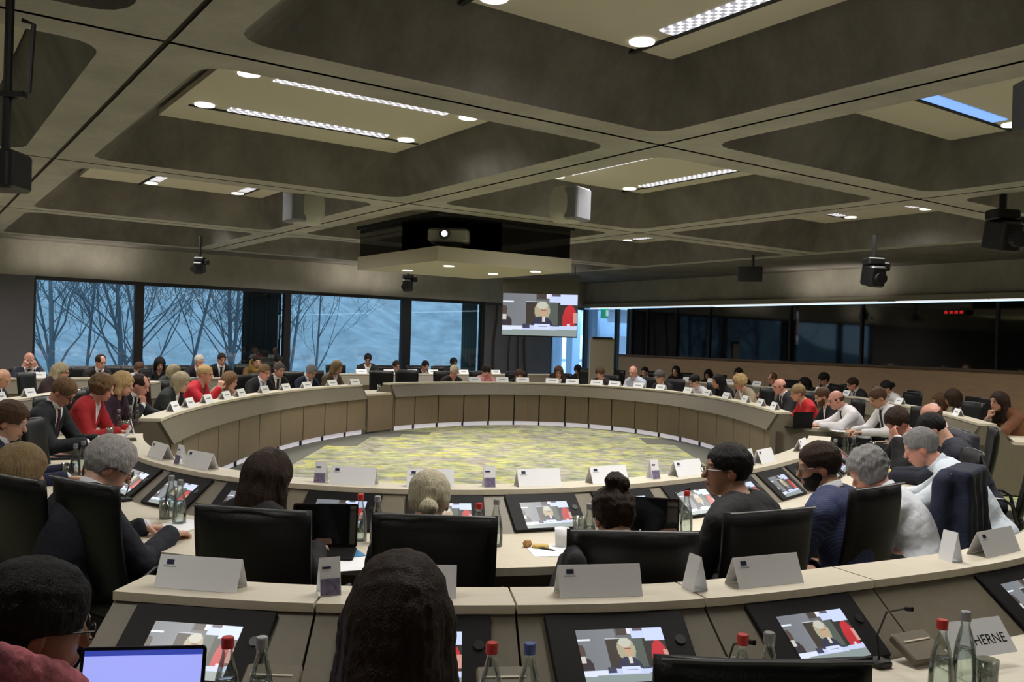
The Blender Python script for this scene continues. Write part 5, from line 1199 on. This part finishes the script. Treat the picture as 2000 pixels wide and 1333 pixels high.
def tumbler(p, label):
    root = empty('drinking_glass', p, 0, label, 'glass', 'drinking glasses')
    MB().lathe([(0, 0), (.028, 0), (.034, .11), (.032, .11), (.027, .008), (0, .008)], n=18).build('glass_wall', m_glass, root, smooth=True)
    MB().lathe([(0, .009), (.026, .009), (.029, .05), (0, .05)], n=14).build('water', m_water, root, smooth=True)
def desk_top_from_top(x, y, hgt, z=ZD):
    # a thing whose TOP is seen at x, y and which stands hgt tall on the desk
    return at(x, y, z + hgt) - Vector((0, 0, hgt))
for x, y, c_, l in ((445, 1246, 'red', 'red-capped bottle before the left front monitor'), (512, 1246, 'silver', 'uncapped-looking bottle right of the red-capped one, front left'), (961, 1257, 'red', 'red-capped bottle just right of the long dark hair'),
                    (1035, 1258, 'blue', 'blue-capped bottle left of the central front monitor'), (1451, 1241, 'red', 'red-capped bottle left of the right front monitor'), (1503, 1237, 'silver', 'clear-capped bottle in front of the right front monitor'),
                    (1841, 1212, 'red', 'red-capped bottle at the lower right'), (1887, 1196, 'silver', 'tall clear bottle at the lower right beside the red cap')):
    bottle(desk_top_from_top(x, y, .25), c_, l)
for x, y, c_, l in ((705, 966, 'red', 'red-capped bottle on the near ring desk before its left monitor'), (738, 970, 'silver', 'bottle right of the red cap on the near ring desk'), (936, 984, 'red', 'red-capped bottle behind the middle chair'), (970, 976, 'silver', 'greenish bottle left of the mid monitor'),
                    (1342, 960, 'red', 'red-capped bottle by the hand of the black-haired man'), (335, 930, 'silver', 'clear bottle right of the navy suit'), (352, 938, 'silver', 'second clear bottle right of the navy suit'), (1152, 985, 'silver', 'clear bottle left of the top knot'),
                    (1652, 845, 'silver', 'bottle standing before the folded hands, right side'), (1668, 852, 'silver', 'second bottle before the folded hands, right side'), (1632, 858, 'silver', 'bottle left of the grey curls'),
                    (148, 868, 'silver', 'bottle nearest the left desk corner'), (163, 862, 'silver', 'tall bottle in the left cluster'), (186, 875, 'red', 'juice-coloured bottle in the left cluster'), (172, 880, 'silver', 'front bottle of the left cluster'),
                    (232, 800, 'silver', 'bottle before the red jacket'), (255, 793, 'silver', 'slim bottle right of the red jacket'), (268, 790, 'silver', 'bottle before the man with hand at mouth')):
    bottle(desk_top_from_top(x, y, .25), c_, l)
for x, y, l in ((690, 985, 'drinking glass left of the red cap on the near ring desk'), (755, 1010, 'drinking glass beside the middle chair'), (1130, 1010, 'drinking glass by the white mug'), (1930, 1288, 'drinking glass at the lower right corner'), (322, 978, 'drinking glass before the navy suit'),
                (130, 905, 'short glass in the left cluster'), (246, 822, 'drinking glass before the purple jacket'), (215, 835, 'drinking glass by the reading man'), (1705, 862, 'drinking glass right of the folded hands'), (740, 752, 'drinking glass on the low desk link')):
    tumbler(desk_top_from_top(x, y, .11, .74 if x == 740 else ZD), l)
def sheet(x, y, w_, l_, rz, label, col=None, z=ZD + .001, name='paper_sheet'):
    p = at(x, y, z); o = MB().box((0, 0, .001), (w_, l_, .002)).build(name, col or m_paper, None); o.location = p; o.rotation_euler.z = R(rz); tag(o, label, 'paper')
sheet(352, 1028, .24, .32, -20, 'white papers under the navy sleeve'); sheet(690, 1100, .21, .30, 20, 'white paper sheet left of the middle chair'); sheet(672, 1080, .16, .22, 30, 'blue leaflet sheet under the pen', mat('blue_print', (60, 130, 180), .5), ZD + .004)
sheet(1072, 1076, .21, .26, 10, 'white paper with pen beside the white mug'); sheet(160, 842, .2, .28, 10, 'white papers before the reading man'); sheet(1640, 842, .2, .28, 0, 'white papers by the bald man in white shirt'); sheet(1700, 905, .22, .3, 30, 'white papers beside the banana')
sheet(1950, 1322, .3, .21, 10, 'cream paper at the lower right corner', m_lam)
def laptop(p, rz, label, lit, open_=105, w_=.33):
    root = empty('laptop', p, R(rz), label, 'laptop'); MB().rbox((0, 0, .008), (w_, .23, .014), r=.012).build('base', m_bezel, root)
    lid = MB().rbox((0, .11, 0), (w_, .22, .007), r=.012).build('lid', m_bezel, root); lid.location = (0, .113, .014); lid.rotation_euler.x = R(180 - open_) if False else R(open_ - 20)
    MB().box((0, .112, .0045), (w_ * .94, .195, .001)).build('screen', mat('laptop_screen', (150, 160, 235), .3, emit=(160, 168, 245), es=.9) if lit else m_dark, lid)
    if lit: MB().box((0, .203, .0052), (w_ * .94, .014, .001)).build('toolbar', mat('laptop_toolbar', (60, 80, 180), .3, emit=(60, 80, 190), es=.6), lid)
laptop(Vector((-.965, 2.27, ZD + .002)), 8, 'open laptop with pale lilac screen at the lower left', True, 95)
laptop(at(628, 1085, ZD + .002), 5, 'dark open laptop beside the black sleeve', False); laptop(at(1268, 1062, ZD + .002), -8, 'open black laptop between the top knot and the black jacket', False)
laptop(at(1557, 836, ZD + .002), 200, 'grey laptop seen from behind at the right gap', False)
# mug, banana, pen, snacks
p = desk_top_from_top(1098, 1032, .10); mg = empty('mug', p, 0, 'white mug beside the clear glass on the near ring desk', 'mug')
MB().lathe([(0, 0), (.034, 0), (.040, .10), (.037, .10), (.032, .008), (0, .008)], n=20).build('cup', m_paper, mg, smooth=True); MB().tube([(.037, 0, .08), (.062, 0, .07), (.06, 0, .035), (.035, 0, .025)], .005, 6).build('handle', m_paper, mg)
p = at(1745, 920, ZD + .02); bn = MB(); bn.tube([(.10 * math.cos(a) - .0, 0.10 * math.sin(a) * .5, .0) for a in [R(200 + 14 * k) for k in range(11)]], [.004, .012, .016, .018, .019, .019, .018, .017, .014, .009, .004], 8)
o = bn.build('banana', mat('banana_peel', (220, 190, 50), .5), None, smooth=True); o.location = p; tag(o, 'yellow banana on the desk between the two grey-haired men', 'banana')
p = at(1030, 1062, ZD + .02); sn = empty('snack', p, 0, 'small unwrapped snack and its yellow wrapper beside the white paper', 'snack')
MB().lathe([(0, -.018), (.02, -.016), (.026, 0), (.018, .016), (0, .018)], n=10).build('biscuit', mat('biscuit', (170, 130, 80), .8), sn); MB().rbox((.07, -.02, -.008), (.09, .05, .016), r=.02).build('wrapper', mat('yellow_wrapper', (214, 180, 90), .4, bump=.8, bscale=90), sn)
for q, (x, y, rz, l) in enumerate(((1062, 1072, -30, 'black pen on the white paper beside the mug'), (1268, 1034, 30, 'white pen held over the black laptop'))):
    p = at(x, y, ZD + (.008 if q == 0 else .05)); o = MB().tube([(-.07, 0, 0), (.055, 0, 0), (.07, 0, 0)], [.004, .004, .001], 8).build('pen', m_black if q == 0 else m_paper, None); o.location = p; o.rotation_euler.z = R(rz); tag(o, l, 'pen')
# fallen name card on the right front desk
p = at(1908, 1285, ZD + .03); fc = empty('name_card', p, R(22), 'tilted white name card with black lettering behind the lower right bottles', 'name card')
MB().box((0, 0, .07), (.30, .003, .13), rx=R(-38)).build('front_face', m_paper, fc)
tx = bpy.data.curves.new('lettering', 'FONT'); tx.body = 'HERNE'; tx.size = .05; tx.align_x = 'CENTER'; tx.extrude = .0006; o = bpy.data.objects.new('lettering', tx); C.objects.link(o); o.parent = fc; o.location = (.05, .006, .052); o.rotation_euler = (R(52), 0, 0); bpy.context.view_layer.update(); me = bpy.data.meshes.new_from_object(o); o2 = bpy.data.objects.new('lettering', me); C.objects.link(o2); o2.parent = fc; o2.location = (.05, -.0175, .050); o2.rotation_euler = o.rotation_euler; me.materials.clear(); me.materials.append(m_black); bpy.data.objects.remove(o)
# microphones with bent stems
def mic(cv, x, label, off=.40):
    u = cv.u_px(x, ZD + .1, off); n0 = cv.n(u); root = empty('microphone', cv.at(u, off + .06, ZD), math.atan2(n0.y, n0.x) + R(90), label, 'microphone', 'bent-stem desk microphones')
    MB().rbox((0, 0, .012), (.07, .07, .022), r=.015).build('foot', m_black, root); MB().tube([(0, 0, .02), (.01, .02, .10), (.02, -.01, .19), (.03, -.08, .22)], .0035, 6).build('stem', m_black, root)
    MB().tube([(.03, -.08, .22), (.033, -.105, .225)], .008, 8).build('capsule', m_bezel, root)
mic(cv_o_near, 1690, 'black bent microphone at the right of the right front monitor', .40); mic(cv_o_near, 1392, 'black bent microphone left of the right front monitor', .52)
mic(cv_near, 262, 'thin black microphone beside the reading man papers'); mic(cv_left, 560, 'black microphone before the short-haired man in black suit'); mic(cv_near, 1300, 'black microphone before the black-haired man')
# upright pale board by the corner
p = at_d(1175, 700, 23.2); bd = empty('flip_chart_board', (p.x, p.y, 0), R(10), 'upright pale beige board with a black top edge near the corner', 'board')
zt = at_d(1175, 661, 23.2).z; w_ = 50 * 23.2 / FPX
MB().rbox((0, 0, zt / 2 + .2), (w_, .06, zt - .4), r=.02).build('panel', mat('beige_board', (150, 140, 122), .7), bd); MB().box((0, -.01, zt), (w_ * .8, .07, .06)).build('top_clip', m_black, bd)
for s_ in (-1, 1): MB().tube([(s_ * w_ * .45, 0, .5), (s_ * w_ * .5, .1, 0)], .02, 8).build('leg', m_metal, bd)
if not ch_used: bpy.data.objects.remove(CH0)
